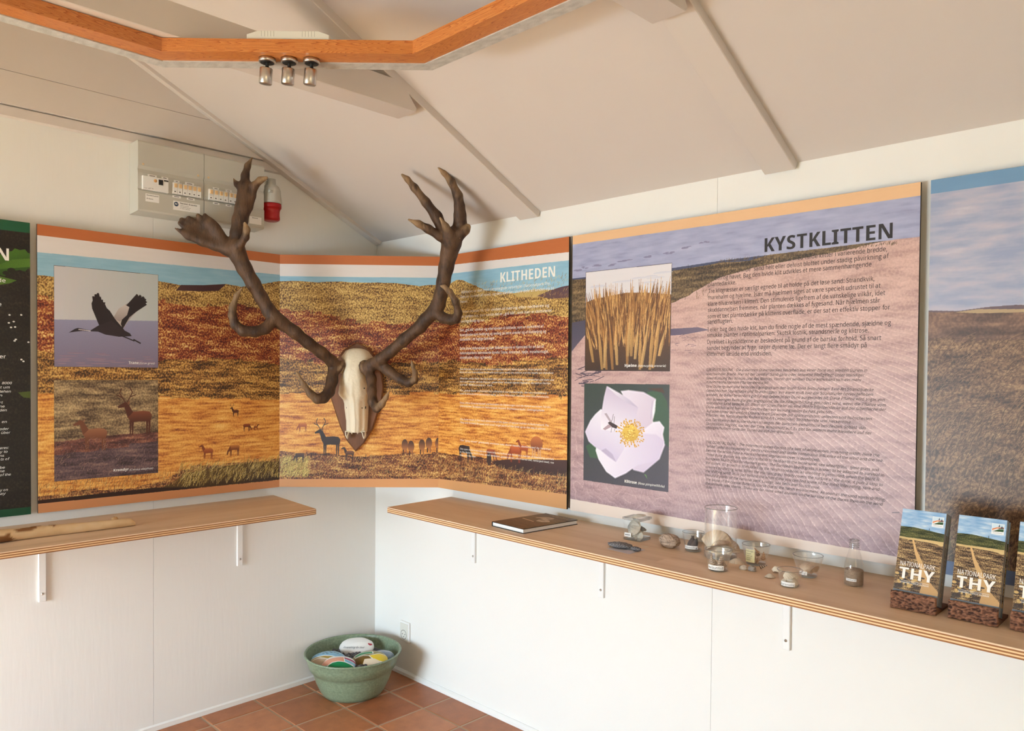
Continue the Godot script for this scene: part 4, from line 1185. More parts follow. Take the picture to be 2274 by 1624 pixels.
# ------------------------------------------------------------------ deer skull with antlers on a shield
# a smooth skin over chains of round joints [x, y, z, radius]
func skin(chains: Dictionary, cell: float, blend: float, tint: Callable) -> ArrayMesh:
	var lo := Vector3.INF
	var hi := -Vector3.INF
	for key in chains:
		for q in chains[key]:
			var p := Vector3(q[0], q[1], q[2])
			lo = lo.min(p - Vector3.ONE * (q[3] + blend * 4))
			hi = hi.max(p + Vector3.ONE * (q[3] + blend * 4))
	var nx := int((hi.x - lo.x) / cell) + 2
	var ny := int((hi.y - lo.y) / cell) + 2
	var nz_ := int((hi.z - lo.z) / cell) + 2
	var f := PackedFloat32Array()
	f.resize(nx * ny * nz_)
	var tipw := PackedFloat32Array()
	tipw.resize(nx * ny * nz_)
	var ns := FastNoiseLite.new()
	ns.seed = 4
	ns.frequency = 28.0
	for key in chains:
		var ch: Array = chains[key]
		for s in ch.size() - 1:
			var a := Vector3(ch[s][0], ch[s][1], ch[s][2])
			var b := Vector3(ch[s + 1][0], ch[s + 1][1], ch[s + 1][2])
			var ra: float = ch[s][3]
			var rb: float = ch[s + 1][3]
			var t0 := float(s) / (ch.size() - 1)
			var t1 := float(s + 1) / (ch.size() - 1)
			if key == "beam" or key == "up":
				t0 = 0.0; t1 = 0.12
			elif key.begins_with("palm"):
				t0 *= 0.5; t1 *= 0.5
			var m := maxf(ra, rb) + blend * 3.0
			var l := ((a.min(b) - Vector3.ONE * m - lo) / cell).floor()
			var h := ((a.max(b) + Vector3.ONE * m - lo) / cell).ceil()
			var ab := b - a
			var inv := 1.0 / maxf(ab.length_squared(), 1e-9)
			for ix in range(maxi(0, int(l.x)), mini(nx, int(h.x))):
				for iy in range(maxi(0, int(l.y)), mini(ny, int(h.y))):
					var base := (ix * ny + iy) * nz_
					var p := lo + Vector3(ix, iy, 0) * cell - a
					for iz in range(maxi(0, int(l.z)), mini(nz_, int(h.z))):
						p.z = lo.z + iz * cell - a.z
						var t := clampf(p.dot(ab) * inv, 0.0, 1.0)
						var dd := (p - ab * t).length() - (ra + (rb - ra) * t)
						if dd < blend * 3.0:
							var w := exp(-dd / blend)
							f[base + iz] += w
							tipw[base + iz] += w * (t0 + (t1 - t0) * t)
	# surface nets
	var id := PackedInt32Array()
	id.resize(nx * ny * nz_)
	id.fill(-1)
	var verts := PackedVector3Array()
	var cols := PackedColorArray()
	var sx := ny * nz_
	var offs := [0, 1, nz_, nz_ + 1, sx, sx + 1, sx + nz_, sx + nz_ + 1]
	var pos := [Vector3(0, 0, 0), Vector3(0, 0, 1), Vector3(0, 1, 0), Vector3(0, 1, 1), Vector3(1, 0, 0), Vector3(1, 0, 1), Vector3(1, 1, 0), Vector3(1, 1, 1)]
	var pairs := [[0, 1], [0, 2], [0, 4], [1, 3], [1, 5], [2, 3], [2, 6], [3, 7], [4, 5], [4, 6], [5, 7], [6, 7]]
	for ix in nx - 1:
		for iy in ny - 1:
			for iz in nz_ - 1:
				var o := (ix * ny + iy) * nz_ + iz
				if f[o] == 0.0 and f[o + sx + nz_ + 1] == 0.0:
					continue
				var inside := 0
				for k in 8:
					if f[o + offs[k]] > 1.0:
						inside += 1
				if inside == 0 or inside == 8:
					continue
				var sum := Vector3.ZERO
				var cnt := 0
				var ts := 0.0
				var ws := 0.0
				for e in pairs:
					var fa: float = log(maxf(f[o + offs[e[0]]], 0.02))
					var fb: float = log(maxf(f[o + offs[e[1]]], 0.02))
					if (fa > 0.0) != (fb > 0.0):
						sum += (pos[e[0]] as Vector3).lerp(pos[e[1]], fa / (fa - fb))
						cnt += 1
				for k in 8:
					ts += tipw[o + offs[k]]
					ws += f[o + offs[k]]
				id[o] = verts.size()
				var v: Vector3 = lo + (Vector3(ix, iy, iz) + sum / cnt) * cell
				verts.append(v)
				cols.append(tint.call(ts / maxf(ws, 0.0001), ns.get_noise_3d(v.x, v.y * 0.35, v.z), ns.get_noise_3d(v.x * 0.3 + 7.0, v.y * 0.3, v.z * 0.3)))
	var idx := PackedInt32Array()
	for ix in range(1, nx - 1):
		for iy in range(1, ny - 1):
			for iz in range(1, nz_ - 1):
				var o := (ix * ny + iy) * nz_ + iz
				if f[o] == 0.0 and f[o + 1] == 0.0 and f[o + nz_] == 0.0 and f[o + sx] == 0.0:
					continue
				var here := f[o] > 1.0
				for ax in 3:
					var step: int = [sx, nz_, 1][ax]
					var u: int = [nz_, 1, sx][ax]
					var w: int = [1, sx, nz_][ax]
					if (f[o + step] > 1.0) != here:
						var q := [id[o], id[o - u], id[o - u - w], id[o - w]]
						if q.min() < 0:
							continue
						if here:
							idx.append_array([q[0], q[2], q[1], q[0], q[3], q[2]])
						else:
							idx.append_array([q[0], q[1], q[2], q[0], q[2], q[3]])
	var st := mb()
	st.set_smooth_group(0)
	for i in verts.size():
		st.set_color(cols[i])
		st.add_vertex(verts[i])
	for i in idx:
		st.add_index(i)
	st.generate_normals()
	return st.commit()

func trophy() -> void:
	var r := Vector3(0.68971, 0, -0.72409)
	var n := Vector3(0.72409, 0, 0.68971)
	var corner := Vector3(0.0271, 0, 0.5217)
	# the thing's own axes: x along the middle poster board, y up, z out of it; the board's face is z = 0
	var t := thing("deer_trophy", "bleached red deer skull with big brown antlers on a wooden shield", "trophy", corner + r * 0.33 + UP * 1.058, Basis(r, UP, n))
	var inv := t.transform.affine_inverse()
	var P := func(x: float, y: float) -> Vector2: return Vector2(x - 0.33, y - 1.058)
	var sh := PackedVector2Array()
	for q in [[0.329, 1.058], [0.365, 1.095], [0.403, 1.157], [0.425, 1.229], [0.442, 1.283], [0.448, 1.341], [0.440, 1.394], [0.417, 1.455], [0.382, 1.504], [0.333, 1.527], [0.280, 1.499], [0.242, 1.446], [0.220, 1.385], [0.214, 1.331], [0.224, 1.282], [0.243, 1.224], [0.262, 1.167], [0.289, 1.108]]:
		sh.append(P.call(q[0], q[1]))
	obj("shield", slab(sh, 0.0006, 0.022, 0.005), M.plaque, t)
	# skull: rows of [centre, height, half width, depth]
	var rows := [[0.3352, 1.5020, 0.018, 0.040], [0.3352, 1.4990, 0.032, 0.052], [0.3341, 1.4905, 0.0484, 0.066], [0.3352, 1.4641, 0.0686, 0.085], [0.3385, 1.4492, 0.0611, 0.095], [0.3330, 1.4304, 0.0475, 0.105], [0.3300, 1.4080, 0.0486, 0.110], [0.3280, 1.3820, 0.0584, 0.110], [0.3270, 1.3708, 0.0614, 0.108], [0.3265, 1.3410, 0.0638, 0.103], [0.3255, 1.3111, 0.0674, 0.098], [0.3260, 1.3018, 0.0652, 0.096], [0.3320, 1.2813, 0.0545, 0.093], [0.3335, 1.2663, 0.0516, 0.090], [0.3340, 1.2438, 0.0509, 0.087], [0.3352, 1.2176, 0.0485, 0.083], [0.3361, 1.1913, 0.0461, 0.079], [0.3352, 1.1537, 0.0450, 0.074], [0.3349, 1.1440, 0.0437, 0.072]]
	var st := mb()
	var pts := []
	for i in range(rows.size() - 1, -1, -1):
		var q = rows[i]
		var row := []
		for k in 33:
			var u := -1.0 + k / 16.0
			var y: float = q[1]
			var dp: float = q[3]
			var prof := pow(maxf(0.0, 1.0 - pow(absf(u), 3.2)), 0.55)
			var z := 0.022 + (dp - 0.022) * prof
			# frontal bones: slight dip between the brows, a ridge down the middle, the nasal bones rising like a roof
			if y < 1.36:
				z += 0.004 * exp(-pow(u / 0.10, 2.0)) * clampf((1.38 - y) / 0.05, 0, 1)
			if y < 1.30:
				z -= 0.010 * clampf((1.31 - y) / 0.05, 0, 1) * exp(-pow((absf(u) - 0.62) / 0.2, 2.0))
			if y > 1.29 and y < 1.36:
				z -= 0.010 * exp(-pow((absf(u) - 0.70) / 0.14, 2.0)) * exp(-pow((y - 1.330) / 0.012, 2.0))
				z += 0.006 * exp(-pow((absf(u) - 0.9) / 0.1, 2.0))
			if y > 1.40:
				z += 0.005 * exp(-pow((y - 1.415) / 0.01, 2.0)) * (1.0 - u * u)
			row.append(Vector3(q[0] + u * q[2] - 0.33, y - 1.058, z))
		pts.append(row)
	grid_mesh(st, pts, false)
	var skull := obj("skull", done(st), M.bone, t)
	# the jaw prongs round the open nose
	st = mb()
	for pr in [[[0.2912, 1.150], [0.2925, 1.132], [0.2975, 1.119], [0.302, 1.116], [0.304, 1.130], [0.3075, 1.1425], [0.316, 1.151]],
			[[0.313, 1.150], [0.3185, 1.141], [0.3217, 1.1367], [0.325, 1.146], [0.329, 1.154]], [[0.336, 1.154], [0.342, 1.144], [0.3458, 1.1368], [0.349, 1.143], [0.353, 1.150]],
			[[0.350, 1.151], [0.3626, 1.1407], [0.366, 1.126], [0.3701, 1.1163], [0.3745, 1.120], [0.3785, 1.132], [0.3786, 1.150]]]:
		var pp := PackedVector2Array()
		for q in pr:
			pp.append(P.call(q[0], q[1]))
		extrude(st, pp, 0.040 if pr[0][0] < 0.3 or pr[0][0] > 0.345 else 0.055, 0.064 if pr[0][0] < 0.3 or pr[0][0] > 0.345 else 0.072, 0.004)
	obj("jaw_bone", done(st), M.bone, t)
	for q in [[0.2970, 1.3335, 0.0028, 0.0030, 0.0935], [0.3755, 1.3320, 0.0028, 0.0028, 0.0850], [0.2990, 1.2500, 0.0022, 0.0062, 0.0645], [0.3085, 1.2490, 0.0028, 0.0022, 0.0720], [0.3645, 1.2486, 0.0028, 0.0022, 0.0705], [0.3775, 1.2500, 0.0022, 0.0062, 0.0600]]:
		obj("cavity_shade", ellipsoid(Vector3(q[2], q[3], 0.006), 12, 8), M.black, skull, Transform3D(Basis(), Vector3(q[0] - 0.33, q[1] - 1.058, q[4] - 0.002)))  # black beads stand in for the shade inside the skull openings
	# antlers
	var left_chains := {
		"beam": [[0.271, 1.419, 0.389, 0.0227], [0.274, 1.445, 0.420, 0.0235], [0.274, 1.480, 0.469, 0.0232], [0.268, 1.517, 0.526, 0.0229], [0.260, 1.559, 0.583, 0.0245], [0.244, 1.596, 0.635, 0.0261], [0.229, 1.639, 0.678, 0.0259], [0.220, 1.693, 0.708, 0.0249], [0.212, 1.744, 0.736, 0.0265], [0.201, 1.802, 0.768, 0.0281], [0.198, 1.850, 0.792, 0.0306], [0.199, 1.882, 0.804, 0.0331]],
		"up": [[0.199, 1.879, 0.798, 0.0244], [0.200, 1.933, 0.797, 0.0253], [0.202, 1.984, 0.787, 0.0280], [0.206, 2.034, 0.776, 0.0289], [0.207, 2.077, 0.768, 0.0289], [0.208, 2.117, 0.766, 0.0280]],
		"up_l": [[0.199, 2.109, 0.776, 0.0140], [0.184, 2.127, 0.791, 0.0088], [0.180, 2.149, 0.803, 0.0026]],
		"up_m": [[0.206, 2.123, 0.769, 0.0158], [0.207, 2.161, 0.768, 0.0140], [0.213, 2.199, 0.761, 0.0105], [0.225, 2.231, 0.749, 0.0035]],
		"up_r": [[0.220, 2.039, 0.754, 0.0105], [0.230, 2.082, 0.751, 0.0123], [0.242, 2.121, 0.746, 0.0131], [0.260, 2.141, 0.733, 0.0113], [0.282, 2.149, 0.718, 0.0070]],
		"cup": [[0.206, 1.876, 0.812, 0.0174], [0.237, 1.886, 0.802, 0.0138], [0.264, 1.912, 0.795, 0.0129], [0.277, 1.939, 0.796, 0.0111], [0.277, 1.962, 0.804, 0.0060]],
		"trez": [[0.245, 1.609, 0.663, 0.0232], [0.234, 1.569, 0.696, 0.0204], [0.225, 1.555, 0.735, 0.0194], [0.211, 1.557, 0.778, 0.0193], [0.199, 1.580, 0.805, 0.0157], [0.197, 1.617, 0.815, 0.0139], [0.203, 1.647, 0.816, 0.0122], [0.218, 1.692, 0.807, 0.0087], [0.236, 1.720, 0.796, 0.0035]],
		"brow": [[0.268, 1.415, 0.407, 0.0226], [0.285, 1.365, 0.424, 0.0225], [0.298, 1.318, 0.447, 0.0214], [0.300, 1.293, 0.474, 0.0203], [0.296, 1.289, 0.501, 0.0175], [0.290, 1.310, 0.528, 0.0137], [0.283, 1.350, 0.557, 0.0091], [0.277, 1.388, 0.578, 0.0054], [0.272, 1.403, 0.587, 0.0022]],
		"palm_0": [[0.184, 1.872, 0.824, 0.0209], [0.161, 1.882, 0.866, 0.0165], [0.138, 1.896, 0.907, 0.0164], [0.115, 1.916, 0.949, 0.0154], [0.092, 1.940, 0.990, 0.0034]],
		"palm_1": [[0.184, 1.872, 0.824, 0.0209], [0.158, 1.888, 0.861, 0.0165], [0.134, 1.907, 0.899, 0.0164], [0.113, 1.932, 0.937, 0.0155], [0.093, 1.961, 0.976, 0.0060]],
		"palm_2": [[0.184, 1.872, 0.824, 0.0209], [0.157, 1.899, 0.858, 0.0165], [0.132, 1.925, 0.893, 0.0165], [0.111, 1.951, 0.929, 0.0155], [0.095, 1.976, 0.967, 0.0086]],
		"palm_3": [[0.184, 1.872, 0.824, 0.0209], [0.160, 1.901, 0.852, 0.0165], [0.138, 1.930, 0.881, 0.0165], [0.121, 1.957, 0.912, 0.0156], [0.108, 1.984, 0.945, 0.0086]],
		"palm_4": [[0.184, 1.872, 0.824, 0.0209], [0.165, 1.904, 0.846, 0.0165], [0.149, 1.935, 0.868, 0.0165], [0.136, 1.965, 0.893, 0.0156], [0.127, 1.994, 0.918, 0.0086]],
		"palm_5": [[0.184, 1.872, 0.824, 0.0209], [0.171, 1.904, 0.841, 0.0165], [0.160, 1.936, 0.859, 0.0165], [0.150, 1.967, 0.878, 0.0156], [0.143, 1.998, 0.898, 0.0069]],
		"palm_6": [[0.184, 1.872, 0.824, 0.0209], [0.177, 1.899, 0.839, 0.0165], [0.170, 1.925, 0.853, 0.0165], [0.164, 1.952, 0.868, 0.0156], [0.157, 1.978, 0.883, 0.0060]],
	}
	var right_chains := {
		"beam": [[0.350, 1.420, 0.306, 0.0208], [0.388, 1.432, 0.299, 0.0235], [0.442, 1.456, 0.290, 0.0233], [0.496, 1.485, 0.282, 0.0221], [0.560, 1.534, 0.262, 0.0237], [0.626, 1.584, 0.234, 0.0244], [0.651, 1.612, 0.227, 0.0252], [0.683, 1.640, 0.212, 0.0269], [0.706, 1.672, 0.206, 0.0268], [0.722, 1.708, 0.208, 0.0249], [0.739, 1.758, 0.209, 0.0257], [0.756, 1.813, 0.210, 0.0282], [0.773, 1.864, 0.211, 0.0316], [0.786, 1.905, 0.209, 0.0368], [0.798, 1.931, 0.208, 0.0349]],
		"low": [[0.795, 1.909, 0.223, 0.0226], [0.780, 1.925, 0.261, 0.0173], [0.759, 1.950, 0.304, 0.0155], [0.742, 1.967, 0.337, 0.0120], [0.724, 1.980, 0.370, 0.0043]],
		"tall_l": [[0.788, 1.927, 0.223, 0.0227], [0.777, 1.948, 0.243, 0.0226], [0.764, 2.002, 0.266, 0.0208], [0.740, 2.055, 0.300, 0.0164], [0.714, 2.108, 0.335, 0.0138], [0.700, 2.139, 0.359, 0.0095], [0.691, 2.154, 0.378, 0.0051]],
		"tall_r": [[0.801, 1.943, 0.195, 0.0227], [0.820, 1.975, 0.195, 0.0244], [0.830, 2.007, 0.205, 0.0225], [0.839, 2.039, 0.216, 0.0190], [0.845, 2.076, 0.230, 0.0172], [0.839, 2.124, 0.257, 0.0137], [0.829, 2.155, 0.287, 0.0085], [0.825, 2.170, 0.312, 0.0034]],
		"cup": [[0.802, 1.901, 0.223, 0.0261], [0.813, 1.929, 0.240, 0.0190], [0.813, 1.958, 0.262, 0.0120], [0.806, 1.988, 0.284, 0.0051]],
		"cup_r": [[0.808, 1.910, 0.217, 0.0278], [0.832, 1.934, 0.206, 0.0191], [0.850, 1.949, 0.194, 0.0156], [0.857, 1.963, 0.187, 0.0104]],
		"trez": [[0.700, 1.639, 0.214, 0.0214], [0.732, 1.617, 0.202, 0.0196], [0.766, 1.609, 0.196, 0.0186], [0.793, 1.612, 0.189, 0.0167], [0.810, 1.633, 0.193, 0.0140], [0.814, 1.676, 0.210, 0.0122], [0.802, 1.713, 0.230, 0.0104], [0.792, 1.731, 0.247, 0.0069], [0.782, 1.735, 0.259, 0.0035]],
		"brow": [[0.367, 1.418, 0.302, 0.0227], [0.401, 1.371, 0.310, 0.0197], [0.423, 1.325, 0.323, 0.0186], [0.447, 1.280, 0.335, 0.0184], [0.475, 1.253, 0.335, 0.0156], [0.505, 1.271, 0.332, 0.0128], [0.529, 1.300, 0.328, 0.0082], [0.547, 1.328, 0.323, 0.0022]],
		"bez": [[0.424, 1.432, 0.279, 0.0244], [0.466, 1.402, 0.264, 0.0205], [0.512, 1.373, 0.245, 0.0185], [0.552, 1.358, 0.232, 0.0166], [0.584, 1.370, 0.227, 0.0128], [0.597, 1.399, 0.235, 0.0091], [0.598, 1.428, 0.248, 0.0055], [0.597, 1.453, 0.257, 0.0027]],
	}
	var horn_tint := func(tip: float, n1: float, n2: float) -> Color:
		var c := lin(rgb(84, 60, 42)).lerp(lin(rgb(118, 88, 62)), clampf(n2 * 1.2 + 0.4, 0, 1))
		c = c.lerp(lin(rgb(54, 37, 26)), clampf(-n1 * 1.8, 0, 0.75))
		return c.lerp(lin(rgb(196, 164, 122)), clampf((tip - 0.5) * 1.5 + n1 * 0.5, 0, 0.9))
	for side in 2:
		var ch: Dictionary = left_chains if side == 0 else right_chains
		var loc := {}
		for key in ch:
			var l := []
			for q in ch[key]:
				var p: Vector3 = inv * Vector3(q[0], q[1], q[2])
				l.append([p.x, p.y, p.z, q[3]])
			loc[key] = l
		# the burr: a rough collar where the antler leaves the bone
		var b0 = loc["beam"][0]
		var b1 = loc["beam"][1]
		var c0 := Vector3(b0[0], b0[1], b0[2])
		var dir := (Vector3(b1[0], b1[1], b1[2]) - c0).normalized()
		var s1 := dir.cross(Vector3(0, 0, 1)).normalized()
		var s2 := dir.cross(s1)
		var k := 0
		for i in 12:
			var a := TAU * i / 12
			var p: Vector3 = c0 + (s1 * cos(a) + s2 * sin(a)) * (b0[3] + 0.004)
			loc["bead_%d" % i] = [[p.x, p.y, p.z, 0.0065], [p.x + dir.x * 0.004, p.y + dir.y * 0.004, p.z + dir.z * 0.004, 0.006]]
		var an := obj("antler", skin(loc, 0.0042, 0.0045, horn_tint), M.horn, t)
		an.set_meta("label", "left antler with a broad palm-like crown" if side == 0 else "right antler with long slender crown tines")
		# bone stub from the forehead to the burr
		st = mb()
		var root := Vector3((0.275 if side == 0 else 0.385) - 0.33, 1.415 - 1.058, 0.055)
		tube(st, [root.lerp(Vector3(0, root.y, 0.05), 0.5), root, c0], [0.022, 0.021, 0.019], 14, lin(rgb(226, 212, 184)))
		obj("pedicle", done(st), M.bone, skull)

# ------------------------------------------------------------------ consumer units on the left wall
func fuse_boxes() -> void:
	var xs := [[0.0, 0.2445], [0.2465, 0.497]]
	for i in 2:
		var w: float = xs[i][1] - xs[i][0]
		var t := thing("fuse_box", ["grey wall fuse box with a black test switch and a round blue badge sticker", "grey wall fuse box half hidden behind the left antler's upright crown"][i], "fuse box", Vector3(0.0, 1.985, 1.123 - xs[i][0]), LEFT, "fuse boxes")
		# side profile as (depth, height), with two shallow grooves
		var prof := PackedVector2Array([Vector2(0.0005, 0.0), Vector2(0.084, 0.004), Vector2(0.088, 0.010), Vector2(0.088, 0.078), Vector2(0.082, 0.086), Vector2(0.085, 0.095), Vector2(0.085, 0.145), Vector2(0.0815, 0.158), Vector2(0.088, 0.170), Vector2(0.088, 0.256), Vector2(0.084, 0.262), Vector2(0.0005, 0.262)])
		var st := mb()
		extrude(st, prof, -w, 0.0, 0.0005, Transform3D(Basis(Vector3(0, 0, 1), Vector3(0, 1, 0), Vector3(-1, 0, 0)), Vector3.ZERO))
		obj("enclosure", done(st), M.plastic_grey, t)
		var mods: Array = [[0.124, 0.160], [0.161, 0.232]] if i == 0 else [[0.016, 0.094], [0.096, 0.132]]
		if i == 0:
			var g := obj("residual_current_device", box(Vector3(0.014, 0.083, 0.084), Vector3(0.107, 0.133, 0.0955), 0.001), M.white, t)
			obj("lever", box(Vector3(0.070, 0.108, 0.0955), Vector3(0.086, 0.127, 0.099), 0.001), M.black, g)
			obj("lever_frame", box(Vector3(0.067, 0.104, 0.0950), Vector3(0.089, 0.130, 0.0962), 0.0005), M.paper, g)
			obj("test_button", turned([[0.006, 0.0], [0.0055, 0.0012], [0.0, 0.0014]], 16, Transform3D(Basis(Vector3(1, 0, 0), Vector3(0, 0, 1), Vector3(0, -1, 0)), Vector3(0.059, 0.120, 0.0955))), mat(rgb(214, 160, 96), 0.5), g)
			obj("marking", box(Vector3(0.090, 0.124, 0.0955), Vector3(0.106, 0.129, 0.0958)), M.dark, g)
			lettering("print", [["12°46", 36, -88, 16], ["16.30 - 200", 19, -86, 20]], 4, M.ink, g, false, 0.0, 0.0957)
		for m in mods:
			var n := int(round((m[1] - m[0]) / 0.018))
			for k in n:
				var x0: float = m[0] + (m[1] - m[0]) / n * k
				var cb := obj("circuit_breaker", box(Vector3(x0 + 0.0004, 0.086, 0.084), Vector3(x0 + (m[1] - m[0]) / n - 0.0004, 0.128, 0.0945), 0.0008), M.white, t)
				obj("toggle", box(Vector3(x0 + 0.004, 0.109, 0.0945), Vector3(x0 + 0.0145, 0.124, 0.099), 0.001), mat(rgb(226, 190, 140), 0.5), cb)
				obj("print", box(Vector3(x0 + 0.005, 0.092, 0.0945), Vector3(x0 + 0.010, 0.0955, 0.0948)), M.dark, cb)
		for q in ([[0.034, 0.134, 0.066], [0.084, 0.134, 0.108], [0.130, 0.130, 0.150], [0.172, 0.130, 0.205], [0.124, 0.072, 0.155], [0.178, 0.072, 0.208]] if i == 0 else [[0.034, 0.130, 0.058], [0.086, 0.130, 0.110], [0.034, 0.072, 0.060], [0.086, 0.072, 0.110]]):
			var sk := obj("label_strip", box(Vector3(q[0], q[1], 0.084), Vector3(q[2], q[1] + 0.008, 0.0885)), M.paper, t)
			obj("print", box(Vector3(q[0] + 0.006, q[1] + 0.003, 0.0885), Vector3(q[2] - 0.006, q[1] + 0.005, 0.0887)), M.grey_ink, sk)
		for q in ([[0.018, 0.164], [0.222, 0.160]] if i == 0 else [[0.016, 0.160]]):
			obj("screw_cap", turned([[0.0045, 0.0], [0.004, 0.001], [0.0, 0.0012]], 12, Transform3D(Basis(Vector3(1, 0, 0), Vector3(0, 0, 1), Vector3(0, -1, 0)), Vector3(q[0], q[1] + 0.012, 0.0878))), mat(rgb(214, 190, 150), 0.5), t)
		if i == 0:
			var s1 := obj("sticker", box(Vector3(0.026, 0.041, 0.087), Vector3(0.075, 0.070, 0.0886)), M.paper, t)
			lettering("print", [["Thorsted El-service", 29, -62.5, 43], ["Pi-hovt.", 30, -50, 24]], 5.5, M.ink, s1, true, 0.1, 0.0888)
			var s2 := obj("sticker", box(Vector3(0.127, 0.026, 0.087), Vector3(0.229, 0.060, 0.0886)), M.paper, t)
			lettering("print", [["Thorsted  El-service", 151, -51, 66]], 8, M.ink, s2, true, 0.0, 0.0888)
			lettering("print", [["Installation og service", 153, -44, 32], ["Tlf. og vagttelefon døgnet rundt", 153, -38.5, 40], ["El - varme - belysning", 153, -33, 36]], 4, M.grey_ink, s2, false, 0.0, 0.0888)
			obj("badge", slab(circle(Vector2(0.138, 0.048), 0.0085, 24), 0.0886, 0.0889), mat(rgb(34, 62, 92), 0.5), s2)
			lettering("print", [["RC", 132.5, -45.5, 11]], 9, M.white_ink, s2, true, 0.2, 0.0891)
		else:
			var s3 := obj("sticker", box(Vector3(0.186, 0.018, 0.087), Vector3(0.238, 0.048, 0.0886)), M.paper, t)
			lettering("print", [["Reserve", 198, -41, 24]], 5.5, M.ink, s3, true, 0.0, 0.0888)
	# red industrial socket hanging at its side
	var c := thing("industrial_socket", "red and grey industrial power socket hanging on the wall beside the fuse box", "socket", Vector3(0.052, 2.033, 0.575), LEFT)
	obj("grey_body", turned([[0.0405, 0.072], [0.0425, 0.075], [0.0425, 0.082], [0.0395, 0.105], [0.0365, 0.130], [0.030, 0.145], [0.018, 0.153], [0.017, 0.176], [0.0, 0.176]], 32), M.plastic_grey, c)
	obj("red_collar", turned([[0.0, 0.003], [0.026, 0.0], [0.033, 0.004], [0.0355, 0.010], [0.034, 0.025], [0.0345, 0.042], [0.038, 0.052], [0.041, 0.054], [0.0415, 0.066], [0.0400, 0.0718], [0.0, 0.0718]], 32), M.red, c)
	obj("hinge_lug", box(Vector3(-0.03, 0.112, 0.028), Vector3(-0.014, 0.122, 0.040), 0.003), M.plastic_grey, c)
	obj("mounting_plate", box(Vector3(-0.028, 0.08, -0.0518), Vector3(0.028, 0.17, -0.012), 0.002), M.plastic_grey, c)

func outlet() -> void:
	var t := thing("wall_outlet", "white wall outlet with a round face low on the right wall, behind the green bowl", "outlet", Vector3(0.242, 0.157, 0.0))
	obj("frame", slab(round_rect(-0.036, 0.0, 0.036, 0.093, 0.004), 0.0005, 0.010, 0.002), M.white, t)
	obj("insert", slab(round_rect(-0.028, 0.004, 0.028, 0.085, 0.002), 0.010, 0.0125, 0.001), M.plastic, t)
	var st := mb()
	for k in 40:   # flat dark ring drawn for the shade of a recess
		var a0 := TAU * k / 40
		var a1 := TAU * (k + 1) / 40
		quad(st, Vector3(cos(a0) * 0.0195, 0.034 + sin(a0) * 0.0195, 0.0126), Vector3(cos(a0) * 0.0215, 0.034 + sin(a0) * 0.0215, 0.0126), Vector3(cos(a1) * 0.0215, 0.034 + sin(a1) * 0.0215, 0.0126), Vector3(cos(a1) * 0.0195, 0.034 + sin(a1) * 0.0195, 0.0126))
	obj("groove_shade", done(st), M.grey_ink, t)
	for q in [Vector2(-0.0095, 0.036), Vector2(0.0095, 0.036), Vector2(0.0, 0.024)]:
		obj("pin_hole", slab(circle(q, 0.0026, 12), 0.0126, 0.0128), M.black, t)  # black discs stand in for the dark of open holes

